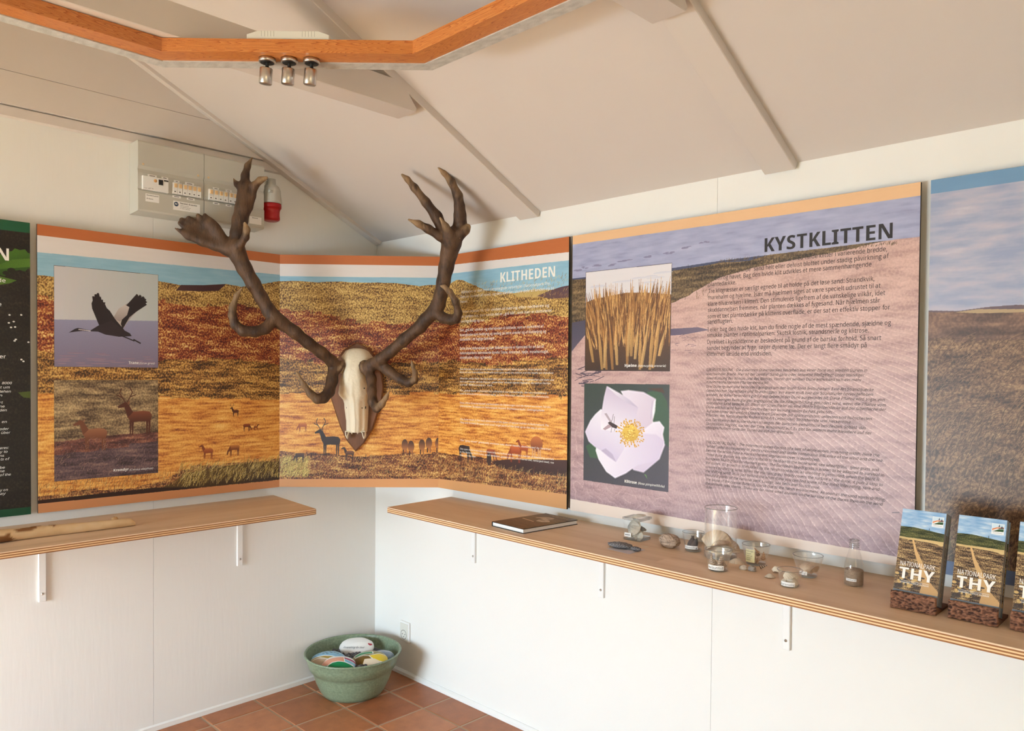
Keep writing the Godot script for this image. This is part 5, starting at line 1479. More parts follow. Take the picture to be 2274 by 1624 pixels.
# ------------------------------------------------------------------ bowl with gravel and painted stones
func bowl_of_stones() -> void:
	var at := Vector3(0.226, 0, 0.276)
	var t := thing("garden_bowl", "large green speckled bowl on the corner floor, full of gravel and painted stones", "bowl", at)
	obj("bowl_body", turned([[0.0, 0.001], [0.118, 0.0], [0.128, 0.003], [0.140, 0.020], [0.158, 0.058], [0.171, 0.098], [0.176, 0.1125], [0.1815, 0.1135], [0.1825, 0.117], [0.187, 0.120], [0.196, 0.150], [0.202, 0.171], [0.205, 0.1755]], 64), M.glaze, t)
	obj("rim", turned([[0.205, 0.1755], [0.2085, 0.1765], [0.2095, 0.1800], [0.2075, 0.1830], [0.2035, 0.1835], [0.2005, 0.1800]], 64), M.glaze, t)
	obj("inner_wall", turned([[0.2005, 0.1800], [0.197, 0.165], [0.190, 0.140], [0.183, 0.120], [0.0, 0.110]], 64), M.glaze, t)
	# gravel
	var mm := MultiMesh.new()
	mm.transform_format = MultiMesh.TRANSFORM_3D
	mm.use_colors = true
	mm.mesh = ellipsoid(Vector3(1, 0.8, 0.9), 7, 5, 0.5, 5, 1.5)
	var n := 1500
	mm.instance_count = n
	for i in n:
		var rr := 0.174 * sqrt(rng.randf())
		var a := rng.randf() * TAU
		var p := Vector3(cos(a) * rr, 0.128 + rng.randf_range(0, 0.014) + 0.006 * sin(a * 2.0) + 0.012 * clampf(-cos(a - 0.75 - PI) * rr / 0.18, -1, 1), sin(a) * rr)
		p.y += 0.010 * exp(-rr * rr / 0.006)
		var s := rng.randf_range(0.0048, 0.0092)
		mm.set_instance_transform(i, Transform3D(Basis(Vector3(rng.randf(), rng.randf(), rng.randf()).normalized(), rng.randf() * TAU).scaled(Vector3(s, s, s)), p))
		var g := rng.randf_range(0.05, 0.22)
		mm.set_instance_color(i, Color(g, g, g * 1.08))
	var gr := MultiMeshInstance3D.new()
	gr.name = "gravel"
	gr.multimesh = mm
	gr.material_override = M.vertex_rough
	add_child(gr)
	gr.position = at
	tag(gr, "dark grey gravel filling the green bowl", "gravel", "", "stuff")
	# painted stones
	var face := [Art.new(200, 200, 1.3, 21), Art.new(200, 200, 1.3, 22), Art.new(200, 200, 1.3, 23), Art.new(200, 200, 1.3, 24), Art.new(200, 200, 1.3, 25)]
	var full := [[0, 0], [200, 0], [200, 200], [0, 200]]
	var wl := rgb(240, 240, 236)
	var f: Art = face[0]
	f.poly(full, rgb(244, 243, 240))
	f.poly([[176, 92], [183, 86], [189, 92], [189, 100], [178, 112], [166, 102], [166, 94], [171, 89]], rgb(190, 30, 54))
	f = face[1]
	f.poly(full, rgb(150, 196, 222), rgb(120, 176, 208))
	for q in [[50, 60], [68, 48], [84, 62], [100, 44], [112, 58], [130, 50], [70, 74], [40, 76], [148, 60], [92, 78]]:
		f.poly([[q[0] - 9, q[1] - 4], [q[0], q[1]], [q[0] + 10, q[1] - 6], [q[0] + 3, q[1] + 6], [q[0] - 4, q[1] + 5]], rgb(26, 34, 44))
	f.poly([[0, 118], [80, 100], [200, 112], [200, 200], [0, 200]], wl)
	f.poly([[0, 126], [80, 108], [200, 120], [200, 200], [0, 200]], rgb(168, 142, 66))
	f.poly([[0, 136], [60, 122], [110, 138], [80, 200], [0, 200]], wl)
	f.poly([[0, 142], [60, 129], [104, 142], [74, 200], [0, 200]], rgb(206, 184, 158))
	f = face[2]
	f.poly(full, rgb(150, 196, 222))
	f.poly([[0, 40], [200, 20], [200, 60], [0, 80]], wl)
	f.poly([[0, 86], [60, 56], [128, 50], [140, 120], [30, 140], [0, 150]], rgb(224, 160, 132))
	f.poly([[126, 48], [200, 66], [200, 92], [130, 70]], rgb(150, 50, 96))
	f.poly([[132, 72], [200, 94], [200, 112], [140, 96]], rgb(122, 180, 206))
	for e in [[0, 86, 60, 56], [60, 56, 126, 48], [126, 48, 140, 104], [130, 71, 200, 93], [126, 48, 200, 65]]:
		f.line(Vector2(e[0], e[1]), Vector2(e[2], e[3]), 4, wl)
	f.poly([[36, 200], [44, 140], [70, 112], [100, 102], [140, 104], [200, 122], [200, 200]], wl)
	f.poly([[42, 200], [50, 142], [73, 118], [101, 108], [139, 110], [200, 128], [200, 200]], rgb(20, 136, 82))
	f = face[3]
	f.poly(full, rgb(150, 142, 84), rgb(128, 120, 66))
	f.poly([[10, 90], [40, 50], [110, 44], [118, 76], [60, 92], [20, 116]], wl)
	f.poly([[14, 92], [43, 55], [106, 50], [112, 73], [58, 88], [22, 110]], rgb(20, 136, 82))
	f.poly([[90, 106], [150, 66], [200, 66], [200, 150], [130, 150]], wl)
	f.poly([[97, 107], [152, 71], [200, 71], [200, 144], [133, 144]], rgb(234, 204, 44))
	f.poly([[20, 124], [64, 102], [96, 108], [120, 150], [80, 180], [20, 170]], rgb(116, 86, 26))
	f.line(Vector2(20, 122), Vector2(64, 100), 5, wl); f.line(Vector2(64, 100), Vector2(98, 108), 5, wl); f.line(Vector2(98, 108), Vector2(128, 150), 5, wl)
	f.poly([[76, 140], [130, 132], [170, 150], [140, 200], [70, 200]], rgb(236, 222, 196))
	f = face[4]
	f.poly(full, rgb(120, 140, 168), rgb(150, 168, 190), Vector2(1, 1))
	f.poly([[0, 90], [200, 70], [200, 80], [0, 100]], wl)
	var labels := ["white painted stone with handwriting and small red heart, at the bowl's back", "pale blue painted stone with black birds and an ochre field, left in the bowl", "pink, green and pale blue painted stone at the bowl's front rim", "olive painted stone with green and yellow fields, right in the bowl", "slate blue painted stone half hidden at the right rim of the bowl"]
	# [x, z, half sizes, height, turn about y, tilt towards the viewer]
	var put := [[0.150, 0.205, 0.078, 0.030, 0.056, 0.156, -0.80, 0.42], [0.185, 0.375, 0.076, 0.026, 0.056, 0.152, -0.80, 0.26], [0.284, 0.388, 0.072, 0.027, 0.055, 0.158, -0.80, 0.34], [0.316, 0.250, 0.078, 0.026, 0.058, 0.154, -0.75, 0.26], [0.300, 0.175, 0.052, 0.020, 0.040, 0.150, -0.5, 0.1]]
	for i in 5:
		var q = put[i]
		var m := mat(Color.WHITE, 0.28)
		m.albedo_texture = face[i].texture()
		var toward := Basis(Vector3(0.7137, 0, -0.7004), Vector3.UP, Vector3(0.7004, 0, 0.7137))   # x to the right seen from the door side
		var o := obj("painted_stone", ellipsoid(Vector3(q[2], q[3], q[4]), 32, 18, 0.06, 30 + i, 1.2), m, self, Transform3D(toward * Basis(Vector3(1, 0, 0), q[7]), Vector3(q[0], q[5], q[1])))
		tag(o, labels[i], "stone", "painted stones in the bowl")
		if i == 0:
			lettering("handwriting", [["Forandring for livet", -52, 26, 92]], 17, M.ink, o, false, 0.3, 0.0, Transform3D(Basis(Vector3(1, 0, 0), -PI / 2), Vector3(0, 0.0312, 0.012)))

# ------------------------------------------------------------------ things on the left shelf
func left_shelf_things() -> void:
	var st := mb()
	var rows := []
	var cols := []
	var ns := FastNoiseLite.new()
	ns.seed = 12
	ns.frequency = 14.0
	var nb := FastNoiseLite.new()
	nb.seed = 15
	nb.frequency = 9.0
	for i in 121:
		var f := i / 120.0
		var z := lerpf(1.80, 1.203, f)
		var r := lerpf(0.023, 0.0135, f) * (1.0 if i < 117 else sqrt(maxf(0.0, (121 - i) / 4.0)) * 0.98)
		var c := Vector3(0.278 + 0.006 * sin(f * 9.0), SHELF_Y + r * 0.97 + 0.002 * sin(f * 7.0) * (1 - f) + 0.001, z)
		var row := []
		var cr := []
		for k in 20:
			var a := TAU * k / 20
			var d := Vector3(cos(a), sin(a), 0)
			var p := c + d * r
			var q := ns.get_noise_3d(p.x * 1.5, p.y * 1.5, p.z * 0.7)
			var bark := nb.get_noise_3d(p.x * 2.6, p.y * 2.6, p.z * 1.3) + 0.15 * sin(f * 5.0 + 1.0) - (0.18 if f > 0.5 else 0.0)
			p += d * (q * 0.003 + (0.0012 if bark > 0.12 else 0.0)) * (1.0 if d.y > -0.5 else 0.25)
			row.append(p)
			var col := lin(rgb(226, 196, 154)).lerp(lin(rgb(206, 170, 124)), clampf(q + 0.4, 0, 1))
			cr.append(col.lerp(lin(rgb(128, 84, 46)), clampf((bark - 0.1) * 14.0, 0, 1)))
		rows.append(row)
		cols.append(cr)
	grid_mesh(st, rows, true, cols)
	var dw := thing("driftwood_stick", "long pale driftwood stick with patches of brown bark, lying on the left shelf", "driftwood", Vector3(0.278, SHELF_Y, 1.5))
	obj("stick", done(st), M.vertex_rough, dw, Transform3D(Basis(), -dw.position))
	obj("knot", ellipsoid(Vector3(0.009, 0.008, 0.011), 14, 8, 0.25, 3, 2.0), mat(rgb(190, 150, 104), 0.9), dw, Transform3D(Basis(), Vector3(-0.01, 0.029, -0.235)))

# ------------------------------------------------------------------ shells
func fan_shell(ribs: int, dome: float, inner: Color, outer: Color, seed_: int, ear := true) -> ArrayMesh:   # hinge at the origin, opening along +x, 1 long, lying on y = 0
	var st := mb()
	var rows := []
	var cols := []
	var ns := FastNoiseLite.new()
	ns.seed = seed_
	ns.frequency = 3.0
	for i in 15:
		var r := lerpf(0.04, 1.0, i / 14.0)
		var row := []
		var cr := []
		for k in ribs * 4 + 1:
			var u := -1.0 + 2.0 * k / (ribs * 4)
			var a := u * 1.2
			var edge := 0.62 + 0.38 * cos(u * 1.25)
			var rib := 0.5 + 0.5 * cos(u * ribs * PI)
			var y := dome * sin(PI * pow(r, 0.75) * 0.96 + 0.05) * (1.0 - 0.72 * u * u) + 0.022 * rib * r
			row.append(Vector3(cos(a) * r * edge, y + 0.004, -sin(a) * r * edge * 0.92))
			var t := clampf(r + 0.3 * ns.get_noise_2d(r * 2.0, u), 0, 1)
			cr.append(lin(inner).lerp(lin(outer), t) * (0.86 + 0.14 * rib))
		rows.append(row)
		cols.append(cr)
	rows.reverse()
	cols.reverse()
	grid_mesh(st, rows, false, cols)
	if ear:
		for s in [-1.0, 1.0]:
			var c := lin(inner)
			st.set_smooth_group(-1)
			for v in [Vector3(0.02, 0.03, 0), Vector3(0.22, 0.02, s * 0.30), Vector3(-0.02, 0.01, s * 0.24)]:
				st.set_color(c)
				st.add_vertex(v)
	return done(st)

func turret_shell(c1: Color, c2: Color, whorls: int, flare: float) -> ArrayMesh:   # 1 long, point up
	var st := mb()
	var rows := []
	var cols := []
	for i in whorls * 8 + 1:
		var f := float(i) / (whorls * 8)
		var row := []
		var cr := []
		for k in 14:
			var a := TAU * k / 14
			var ph := f * whorls - float(k) / 14
			var bulge := 0.82 + 0.18 * absf(sin(ph * PI))
			var r := 0.24 * pow(1.0 - f, 0.85) * bulge + 0.004
			if f < 0.3:
				r *= 1.0 + flare * (0.3 - f) * maxf(0.0, cos(a))
			row.append(Vector3(cos(a) * r, f, -sin(a) * r))
			cr.append(lin(c1).lerp(lin(c2), 0.5 + 0.5 * cos(ph * TAU)))
		rows.append(row)
		cols.append(cr)
	grid_mesh(st, rows, true, cols)
	return done(st)

func mussel_shell() -> ArrayMesh:   # half of a mussel, 1 long along x
	var st := mb()
	var rows := []
	var cols := []
	for i in 13:
		var f := i / 12.0
		var w := 0.27 * pow(sin(PI * pow(f, 0.62)), 0.75) + 0.002
		var row := []
		var cr := []
		for k in 13:
			var a := PI * k / 12
			row.append(Vector3(f, sin(a) * w * 0.62 + 0.002, cos(a) * w + 0.05 * sin(f * PI)))
			cr.append(lin(rgb(40, 34, 42)).lerp(lin(rgb(84, 70, 66)), clampf(absf(sin(f * 14.0)) * 0.5, 0, 1)))
		rows.append(row)
		cols.append(cr)
	grid_mesh(st, rows, false, cols)
	return done(st)

func shell(called: String, mesh: Mesh, label: String, group: String, at: Vector3, size: float, turn: Basis, material = null) -> MeshInstance3D:
	var o := obj(called, mesh, material if material else M.vertex, self, Transform3D(turn.scaled(Vector3.ONE * size), at))
	tag(o, label, "shell", group)
	return o

func yaw(deg: float, tilt := 0.0, roll := 0.0) -> Basis:
	return Basis(UP, deg_to_rad(deg)) * Basis(Vector3(0, 0, 1), deg_to_rad(tilt)) * Basis(Vector3(1, 0, 0), deg_to_rad(roll))

# lettering and paper wound round a glass of radius r; phi: where its middle faces
func wound(st_mesh: Mesh, r: float, phi: float) -> ArrayMesh:
	var arr := st_mesh.surface_get_arrays(0)
	var v: PackedVector3Array = arr[Mesh.ARRAY_VERTEX]
	var nn := PackedVector3Array()
	nn.resize(v.size())
	for i in v.size():
		var a := phi - v[i].x / r
		nn[i] = Vector3(cos(a), 0, sin(a))
		v[i] = Vector3(cos(a) * (r + v[i].z), v[i].y, sin(a) * (r + v[i].z))
	arr[Mesh.ARRAY_VERTEX] = v
	arr[Mesh.ARRAY_NORMAL] = nn
	arr[Mesh.ARRAY_TANGENT] = null
	var m := ArrayMesh.new()
	m.add_surface_from_arrays(Mesh.PRIMITIVE_TRIANGLES, arr)
	return m

func paper_label(parent: Node3D, r: float, phi: float, y0: float, y1: float, width: float, lines: Array, size: float, paper: Material = null, called := "paper_label") -> void:
	var st := mb()
	var n := 12
	for k in n:
		var a := -width / 2 + width * k / n
		var b := -width / 2 + width * (k + 1) / n
		quad(st, Vector3(a, y0, 0.0004), Vector3(b, y0, 0.0004), Vector3(b, y1, 0.0004), Vector3(a, y1, 0.0004))
	var l := obj(called, wound(done(st), r, phi), paper if paper else M.paper, parent)
	var t := lettering("print", lines, size, M.ink, l)
	t.mesh = wound(t.mesh, r, phi)

func tumbler(label: String, at: Vector3, r_top: float, r_base: float, h: float, lip := 0.0) -> Node3D:
	var t := thing("glass_tumbler", label, "glass", at)
	var th := 0.0016
	obj("glass_wall", turned([[r_base, 0.004], [r_base + (r_top - r_base) * 0.5, h * 0.5], [r_top - lip, h * 0.9], [r_top, h - 0.001]], 48), M.glass, t)
	obj("inner_face", turned([[r_top - th, h - 0.001], [r_top - lip - th, h * 0.9], [r_base + (r_top - r_base) * 0.5 - th, h * 0.5], [r_base - th, 0.007]], 48), M.glass, t)
	obj("base", turned([[0.0, 0.0004], [r_base - 0.003, 0.0], [r_base, 0.003], [r_base - 0.0005, 0.006], [0.0, 0.0065]], 48), M.glass_rim, t)
	obj("rim", turned([[r_top - th - 0.0002, h - 0.001], [r_top + 0.0002, h - 0.001], [r_top + 0.0003, h], [r_top - th * 0.5, h + 0.0006], [r_top - th - 0.0002, h], [r_top - th - 0.0002, h - 0.001]], 48), M.glass_rim, t)
	return t

func right_shelf_things() -> void:
	var y := SHELF_Y
	# book
	var bk := thing("book", "brown hardcover book with a pale picture on its cover, lying on the right shelf", "book", Vector3(1.225, y, 0.192), yaw(-5.0))
	var cover := Art.new(166, 258, 2.0, 31)
	landscape(cover, [[[[0, -5], [200, -5]], ramp([[0.1, rgb(58, 44, 30)], [0.5, rgb(88, 70, 50)], [0.8, rgb(116, 94, 68)], [1, rgb(140, 112, 84)]]), 0.4, 0.2, 1.3, 0.0], [[[0, 150], [166, 140]], ramp([[0.1, rgb(56, 32, 26)], [0.5, rgb(92, 58, 44)], [1, rgb(130, 92, 70)]]), 0.4, 0.2, 1.4, 20.0]], 170)
	cover.poly([[52, 62], [70, 48], [96, 46], [104, 62], [98, 84], [120, 92], [134, 108], [118, 128], [88, 130], [78, 110], [84, 90], [60, 84], [44, 92], [40, 84]], rgb(176, 158, 142), rgb(196, 182, 170))
	cover.ell(84, 66, 10, 6, rgb(140, 120, 106)); cover.ell(100, 108, 12, 6, rgb(150, 128, 112))
	cover.poly([[20, 128], [92, 140], [92, 147], [20, 136]], rgb(206, 176, 156))
	cover.poly([[0, 0], [166, 0], [166, 3], [0, 3]], rgb(40, 30, 22))
	var cm := mat(Color.WHITE, 0.35)
	cm.albedo_texture = cover.texture()
	var st := mb()
	quad(st, Vector3(-0.083, 0.0165, 0.129), Vector3(0.083, 0.0165, 0.129), Vector3(0.083, 0.0165, -0.129), Vector3(-0.083, 0.0165, -0.129))
	obj("front_cover", done(st), cm, bk)
	obj("cover_board", slab(rect(-0.083, -0.129, 0.083, 0.129), 0.0143, 0.0163, 0.0005, Transform3D(FLAT, Vector3.ZERO)), M.dark, bk)
	obj("back_cover", slab(rect(-0.083, -0.129, 0.083, 0.129), 0.0002, 0.0022, 0.0005, Transform3D(FLAT, Vector3.ZERO)), M.black, bk)
	obj("spine", slab(rect(-0.0835, -0.129, -0.081, 0.129), 0.0022, 0.0143, 0.0, Transform3D(FLAT, Vector3.ZERO)), M.black, bk)
	obj("pages", slab(rect(-0.081, -0.126, 0.080, 0.126), 0.0022, 0.0143, 0.0, Transform3D(FLAT, Vector3.ZERO)), M.paper, bk)
	lettering("title", [["Nationalpark Thy - fra vest", 34, 16, 126], ["og ind i landskabet", 62, 28, 98]], 12, mat(rgb(206, 190, 160), 0.5), bk, false, 0.0, 0.0003, Transform3D(Basis(Vector3(1, 0, 0), -PI / 2), Vector3(-0.083, 0.0166, -0.129)))

	# square jar of oyster shells
	var jar := thing("square_jar", "square open glass jar heaped with oyster shells on the right shelf", "jar", Vector3(1.606, y, 0.117), yaw(2.0))
	var s := 0.033
	obj("glass_body", slab(round_rect(-s, -s, s, s, 0.006), 0.010, 0.064, 0.0, Transform3D(FLAT, Vector3.ZERO)), M.glass, jar)
	obj("thick_base", slab(round_rect(-s, -s, s, s, 0.006), 0.0004, 0.009, 0.001, Transform3D(FLAT, Vector3.ZERO)), M.glass_rim, jar)
	st = mb()
	var outer := round_rect(-s - 0.003, -s - 0.003, s + 0.003, s + 0.003, 0.007)
	var innr := round_rect(-s + 0.002, -s + 0.002, s - 0.002, s - 0.002, 0.005)
	for k in outer.size():
		var j := (k + 1) % outer.size()
		var o0 := outer[k]; var o1 := outer[j]; var i0 := innr[k]; var i1 := innr[j]
		quad(st, Vector3(o0.x, 0.066, -o0.y), Vector3(o1.x, 0.066, -o1.y), Vector3(o1.x, 0.073, -o1.y), Vector3(o0.x, 0.073, -o0.y))
		quad(st, Vector3(o0.x, 0.073, -o0.y), Vector3(o1.x, 0.073, -o1.y), Vector3(i1.x, 0.074, -i1.y), Vector3(i0.x, 0.074, -i0.y))
		quad(st, Vector3(i0.x, 0.074, -i0.y), Vector3(i1.x, 0.074, -i1.y), Vector3(i1.x, 0.064, -i1.y), Vector3(i0.x, 0.064, -i0.y))
	obj("flared_rim", done(st), M.glass_rim, jar)
	obj("paper_label", box(Vector3(-0.026, 0.012, 0.0331), Vector3(-0.001, 0.024, 0.0334)), M.paper, jar)
	lettering("print", [["østers", -23, -15.5, 18]], 7.5, M.ink, jar, true, 0.0, 0.0336)
	var oyster := fan_shell(7, 0.22, rgb(120, 124, 124), rgb(214, 204, 184), 41, false)
	var oyster_pale := fan_shell(6, 0.20, rgb(206, 206, 198), rgb(232, 226, 208), 42, false)
	var og := "oyster shells in the square jar"
	for q in [[-0.020, 0.066, 0.004, 0.050, 20, 14, 0, 1], [-0.024, 0.040, 0.018, 0.046, 10, 0, 60, 0], [-0.022, 0.014, -0.004, 0.044, -20, 6, 20, 1], [-0.012, 0.016, 0.020, 0.036, 40, 20, 50, 0], [0.018, 0.044, 0.010, 0.040, 160, 4, 50, 0], [0.004, 0.012, 0.012, 0.026, 10, 10, 75, 1], [-0.02, 0.030, -0.018, 0.042, -10, 10, -30, 0]]:
		shell("oyster_shell", oyster if q[7] == 0 else oyster_pale, "rough pale oyster shell inside the square glass jar", og, jar.position + Vector3(q[0], q[1], q[2]), q[3], yaw(q[4], q[5], q[6]))
	# striped stone
	var sm := mat(Color.WHITE, 0.85)
	sm.albedo_texture = grain_texture(256, 256, 55, [[0.25, rgb(84, 70, 60)], [0.45, rgb(176, 152, 132)], [0.7, rgb(214, 194, 174)], [1.0, rgb(236, 222, 206)]], 8.0, 1.0, 0.07, 0.3)
	sm.uv1_triplanar = true
	sm.uv1_scale = Vector3(9, 9, 9)
	sm.heightmap_enabled = true
	sm.heightmap_texture = sm.albedo_texture
	sm.heightmap_scale = 0.3
	tag(obj("fossil_stone", ellipsoid(Vector3(0.040, 0.021, 0.030), 36, 20, 0.16, 8, 1.6), sm, self, Transform3D(yaw(-30), Vector3(1.741, y + 0.0195, 0.135))), "flat layered grey and pink stone between the square jar and the mussel glass", "stone")
	# speckled specimen on a paper slip
	tag(obj("paper_slip", slab(PackedVector2Array([Vector2(1.622, -0.298), Vector2(1.712, -0.306), Vector2(1.712, -0.224), Vector2(1.640, -0.214)]), 0.0002, 0.0006, 0.0, Transform3D(FLAT, Vector3(0, y, 0))), mat(rgb(206, 200, 206), 0.4)), "pale lilac paper slip under the speckled specimen on the shelf", "paper")
	tag(obj("paper_slip", slab(PackedVector2Array([Vector2(1.672, -0.190), Vector2(1.690, -0.206), Vector2(1.702, -0.192), Vector2(1.686, -0.176)]), 0.0002, 0.0006, 0.0, Transform3D(FLAT, Vector3(0, y, 0))), mat(rgb(226, 206, 180), 0.6)), "tiny cream paper scrap on the shelf in front of the square jar", "paper")
	var spk := mat(Color.WHITE, 0.85)
	spk.albedo_texture = grain_texture(256, 256, 57, [[0.3, rgb(36, 34, 38)], [0.5, rgb(104, 100, 102)], [0.62, rgb(150, 146, 146)], [0.72, rgb(226, 224, 224)], [1.0, rgb(246, 244, 244)]], 1.0, 1.0, 0.12, 0.4)
	spk.uv1_triplanar = true
	spk.uv1_scale = Vector3(10, 10, 10)
	var sp := thing("dried_specimen", "flat speckled grey dried sea specimen lying on the lilac paper slip", "specimen", Vector3(1.650, y + 0.0008, 0.262), yaw(10))
	obj("large_piece", ellipsoid(Vector3(0.040, 0.008, 0.022), 40, 14, 0.30, 61, 3.0), spk, sp, Transform3D(Basis(), Vector3(-0.006, 0.0085, -0.004)))
	obj("small_piece", ellipsoid(Vector3(0.018, 0.006, 0.009), 28, 10, 0.4, 62, 4.0), spk, sp, Transform3D(yaw(-14), Vector3(0.052, 0.0065, 0.006)))

	# tumblers with shells; phi: the direction of the viewer seen from each glass
	var phi := func(p: Vector3) -> float: return atan2(2.17 - p.z, 3.05 - p.x)
	var p := Vector3(1.819, y, 0.125)
	var g := tumbler("glass tumbler of black mussel shells with white label, left of the tall cylinder", p, 0.0335, 0.0250, 0.058)
	paper_label(g, 0.0284, phi.call(p) + 0.28, 0.010, 0.020, 0.042, [["Blåmusling", -19, -12.2, 38]], 8.0)
	var ms := mussel_shell()
	for q in [[-0.014, 0.010, 0.006, 0.040, 60, 60, 0], [0.000, 0.008, 0.012, 0.038, 20, 62, 90], [0.010, 0.008, 0.0, 0.042, 200, 70, 40], [-0.006, 0.008, -0.012, 0.038, 120, 30, 200], [0.004, 0.008, 0.008, 0.024, -30, 12, 20]]:
		shell("mussel_shell", ms, "dark blue black mussel shell standing in the mussel glass", "mussel shells in the glass", p + Vector3(q[0], q[1], q[2]), q[3], yaw(q[4], q[5], q[6]))
	p = Vector3(1.920, y, 0.143)
	var tall := thing("glass_cylinder", "tall clear glass cylinder with large scallop shells at the bottom", "vase", p)
	obj("glass_wall", turned([[0.0465, 0.004], [0.0462, 0.06], [0.0462, 0.12], [0.0472, 0.146]], 56), M.glass, tall)
	obj("inner_face", turned([[0.0452, 0.146], [0.0442, 0.12], [0.0442, 0.06], [0.0445, 0.008]], 56), M.glass, tall)
	obj("base", turned([[0.0, 0.0004], [0.043, 0.0], [0.0465, 0.004], [0.046, 0.009], [0.0, 0.0095]], 48), M.glass_rim, tall)
	obj("rim", turned([[0.0448, 0.1455], [0.0476, 0.1455], [0.048, 0.1470], [0.0462, 0.1485], [0.0448, 0.1470], [0.0448, 0.1455]], 56), M.glass_rim, tall)
	var sc_a := fan_shell(13, 0.26, rgb(232, 220, 200), rgb(206, 180, 150), 43)
	var sc_b := fan_shell(13, 0.26, rgb(226, 206, 178), rgb(176, 150, 124), 44)
	for q in [[-0.020, 0.012, 0.012, 0.070, 50, 62, 60, 0], [-0.004, 0.012, 0.018, 0.062, -30, 34, -10, 1], [0.020, 0.012, 0.000, 0.056, 110, 40, 10, 0], [0.000, 0.014, -0.016, 0.066, 150, 58, 0, 1], [-0.016, 0.036, 0.004, 0.050, -20, 10, 10, 1]]:
		shell("scallop_shell", sc_a if q[7] == 0 else sc_b, "ribbed cream scallop shell inside the tall glass cylinder", "scallop shells in the tall cylinder", p + Vector3(q[0], q[1], q[2]), q[3], yaw(q[4], q[5], q[6]))
	p = Vector3(1.989, y, 0.279)
	g = tumbler("glass tumbler of pointed turret shells with white label, before the tall cylinder", p, 0.0355, 0.0255, 0.058)
	paper_label(g, 0.0292, phi.call(p) + 0.25, 0.006, 0.0185, 0.046, [["Pelikanfod", -21, -8.5, 41]], 9.5)
	var tur := turret_shell(rgb(206, 184, 160), rgb(140, 116, 98), 6, 2.5)
	for q in [[-0.008, 0.012, 0.014, 0.030, 0, 8, 6], [0.010, 0.012, 0.012, 0.032, 40, -6, 4], [0.016, 0.010, -0.006, 0.026, 90, 14, 0], [-0.018, 0.016, 0.004, 0.028, 10, 4, -8], [0.000, 0.010, -0.012, 0.030, 200, 12, 0], [-0.010, 0.010, -0.010, 0.024, 60, 30, 20], [0.014, 0.009, 0.013, 0.018, 60, 70, 20], [-0.001, 0.009, 0.018, 0.018, 10, 75, 40]]:
		shell("turret_shell", tur, "pointed mottled turret shell inside the front tumbler by the tall cylinder", "turret shells in the tumbler", p + Vector3(q[0], q[1], q[2]), q[3], yaw(q[4], q[5], q[6]))
	p = Vector3(2.031, y, 0.142)
	g = tumbler("glass tumbler with a yellow handwritten note, right of the tall cylinder", p, 0.0385, 0.0270, 0.058)
	paper_label(g, 0.0335, phi.call(p) + 0.52, 0.011, 0.047, 0.028, [["Konksnegle,", -12, -40, 23], ["en dyrt!", -11, -33, 15], ["Fundet ved", -12, -27, 19], ["stranden i", -12, -21.5, 18], ["Klitmøller.", -12, -16, 16]], 5.5, mat(rgb(232, 226, 180), 0.7), "yellow_note")
	var snail := turret_shell(rgb(206, 170, 132), rgb(164, 122, 88), 4, 1.2)
	for q in [[0.012, 0.010, 0.010, 0.026, 30, 60, 0], [0.020, 0.018, -0.004, 0.028, 120, 30, 0], [-0.006, 0.010, 0.012, 0.024, 220, 70, 20], [0.004, 0.026, -0.004, 0.024, 300, 60, 10], [-0.012, 0.012, -0.010, 0.028, 60, 50, 0], [0.010, 0.034, 0.006, 0.020, 10, 40, 0]]:
		shell("whelk_shell", snail, "small tan whelk shell inside the tumbler with the yellow note", "whelk shells behind the note", p + Vector3(q[0], q[1], q[2]), q[3], yaw(q[4], q[5], q[6]))
	p = Vector3(2.190, y, 0.164)
	g = tumbler("wide glass tumbler with few pale shells and small label, left of sand bottle", p, 0.0385, 0.0238, 0.058)
	paper_label(g, 0.0282, phi.call(p) + 0.42, 0.009, 0.0185, 0.020, [["snegl", -8, -11.5, 15]], 7.5)
	var pale := fan_shell(9, 0.3, rgb(226, 204, 176), rgb(202, 174, 148), 45, false)
	for q in [[-0.010, 0.009, 0.006, 0.034, 60, 40, 20, 0], [0.004, 0.008, -0.008, 0.030, 160, 30, 0, 0], [0.014, 0.012, 0.006, 0.026, 20, 50, -30, 0]]:
		shell("sea_shell", pale, "pale tan shell lying in the wide tumbler left of the sand bottle", "shells in the wide tumbler", p + Vector3(q[0], q[1], q[2]), q[3], yaw(q[4], q[5], q[6]))
	p = Vector3(2.197, y, 0.288)
	g = tumbler("small flared glass cup of white cockle shells near the shelf's front edge", p, 0.0315, 0.0235, 0.042, 0.003)
	paper_label(g, 0.0252, phi.call(p) + 0.22, 0.004, 0.0150, 0.036, [["Hjertemusling", -17, -6.3, 34]], 7.2)
	var cock := fan_shell(11, 0.42, rgb(240, 230, 210), rgb(222, 206, 182), 46, false)
	for q in [[-0.016, 0.020, 0.004, 0.034, 10, 12, 10], [0.014, 0.018, -0.002, 0.032, 150, 10, 20], [-0.002, 0.008, 0.012, 0.030, 60, 10, 30], [0.004, 0.008, -0.012, 0.030, 210, 0, 0]]:
		shell("cockle_shell", cock, "white ribbed cockle shell inside the small flared cup", "cockle shells in the cup", p + Vector3(q[0], q[1], q[2]), q[3], yaw(q[4], q[5], q[6]))
	# loose shells on the board
	shell("scallop_shell", fan_shell(12, 0.34, rgb(236, 220, 196), rgb(226, 206, 180), 47), "ribbed cream scallop lying on the shelf between the front tumbler and the yellow note glass", "", Vector3(1.979, y + 0.0008, 0.150), 0.036, yaw(-72, -4))
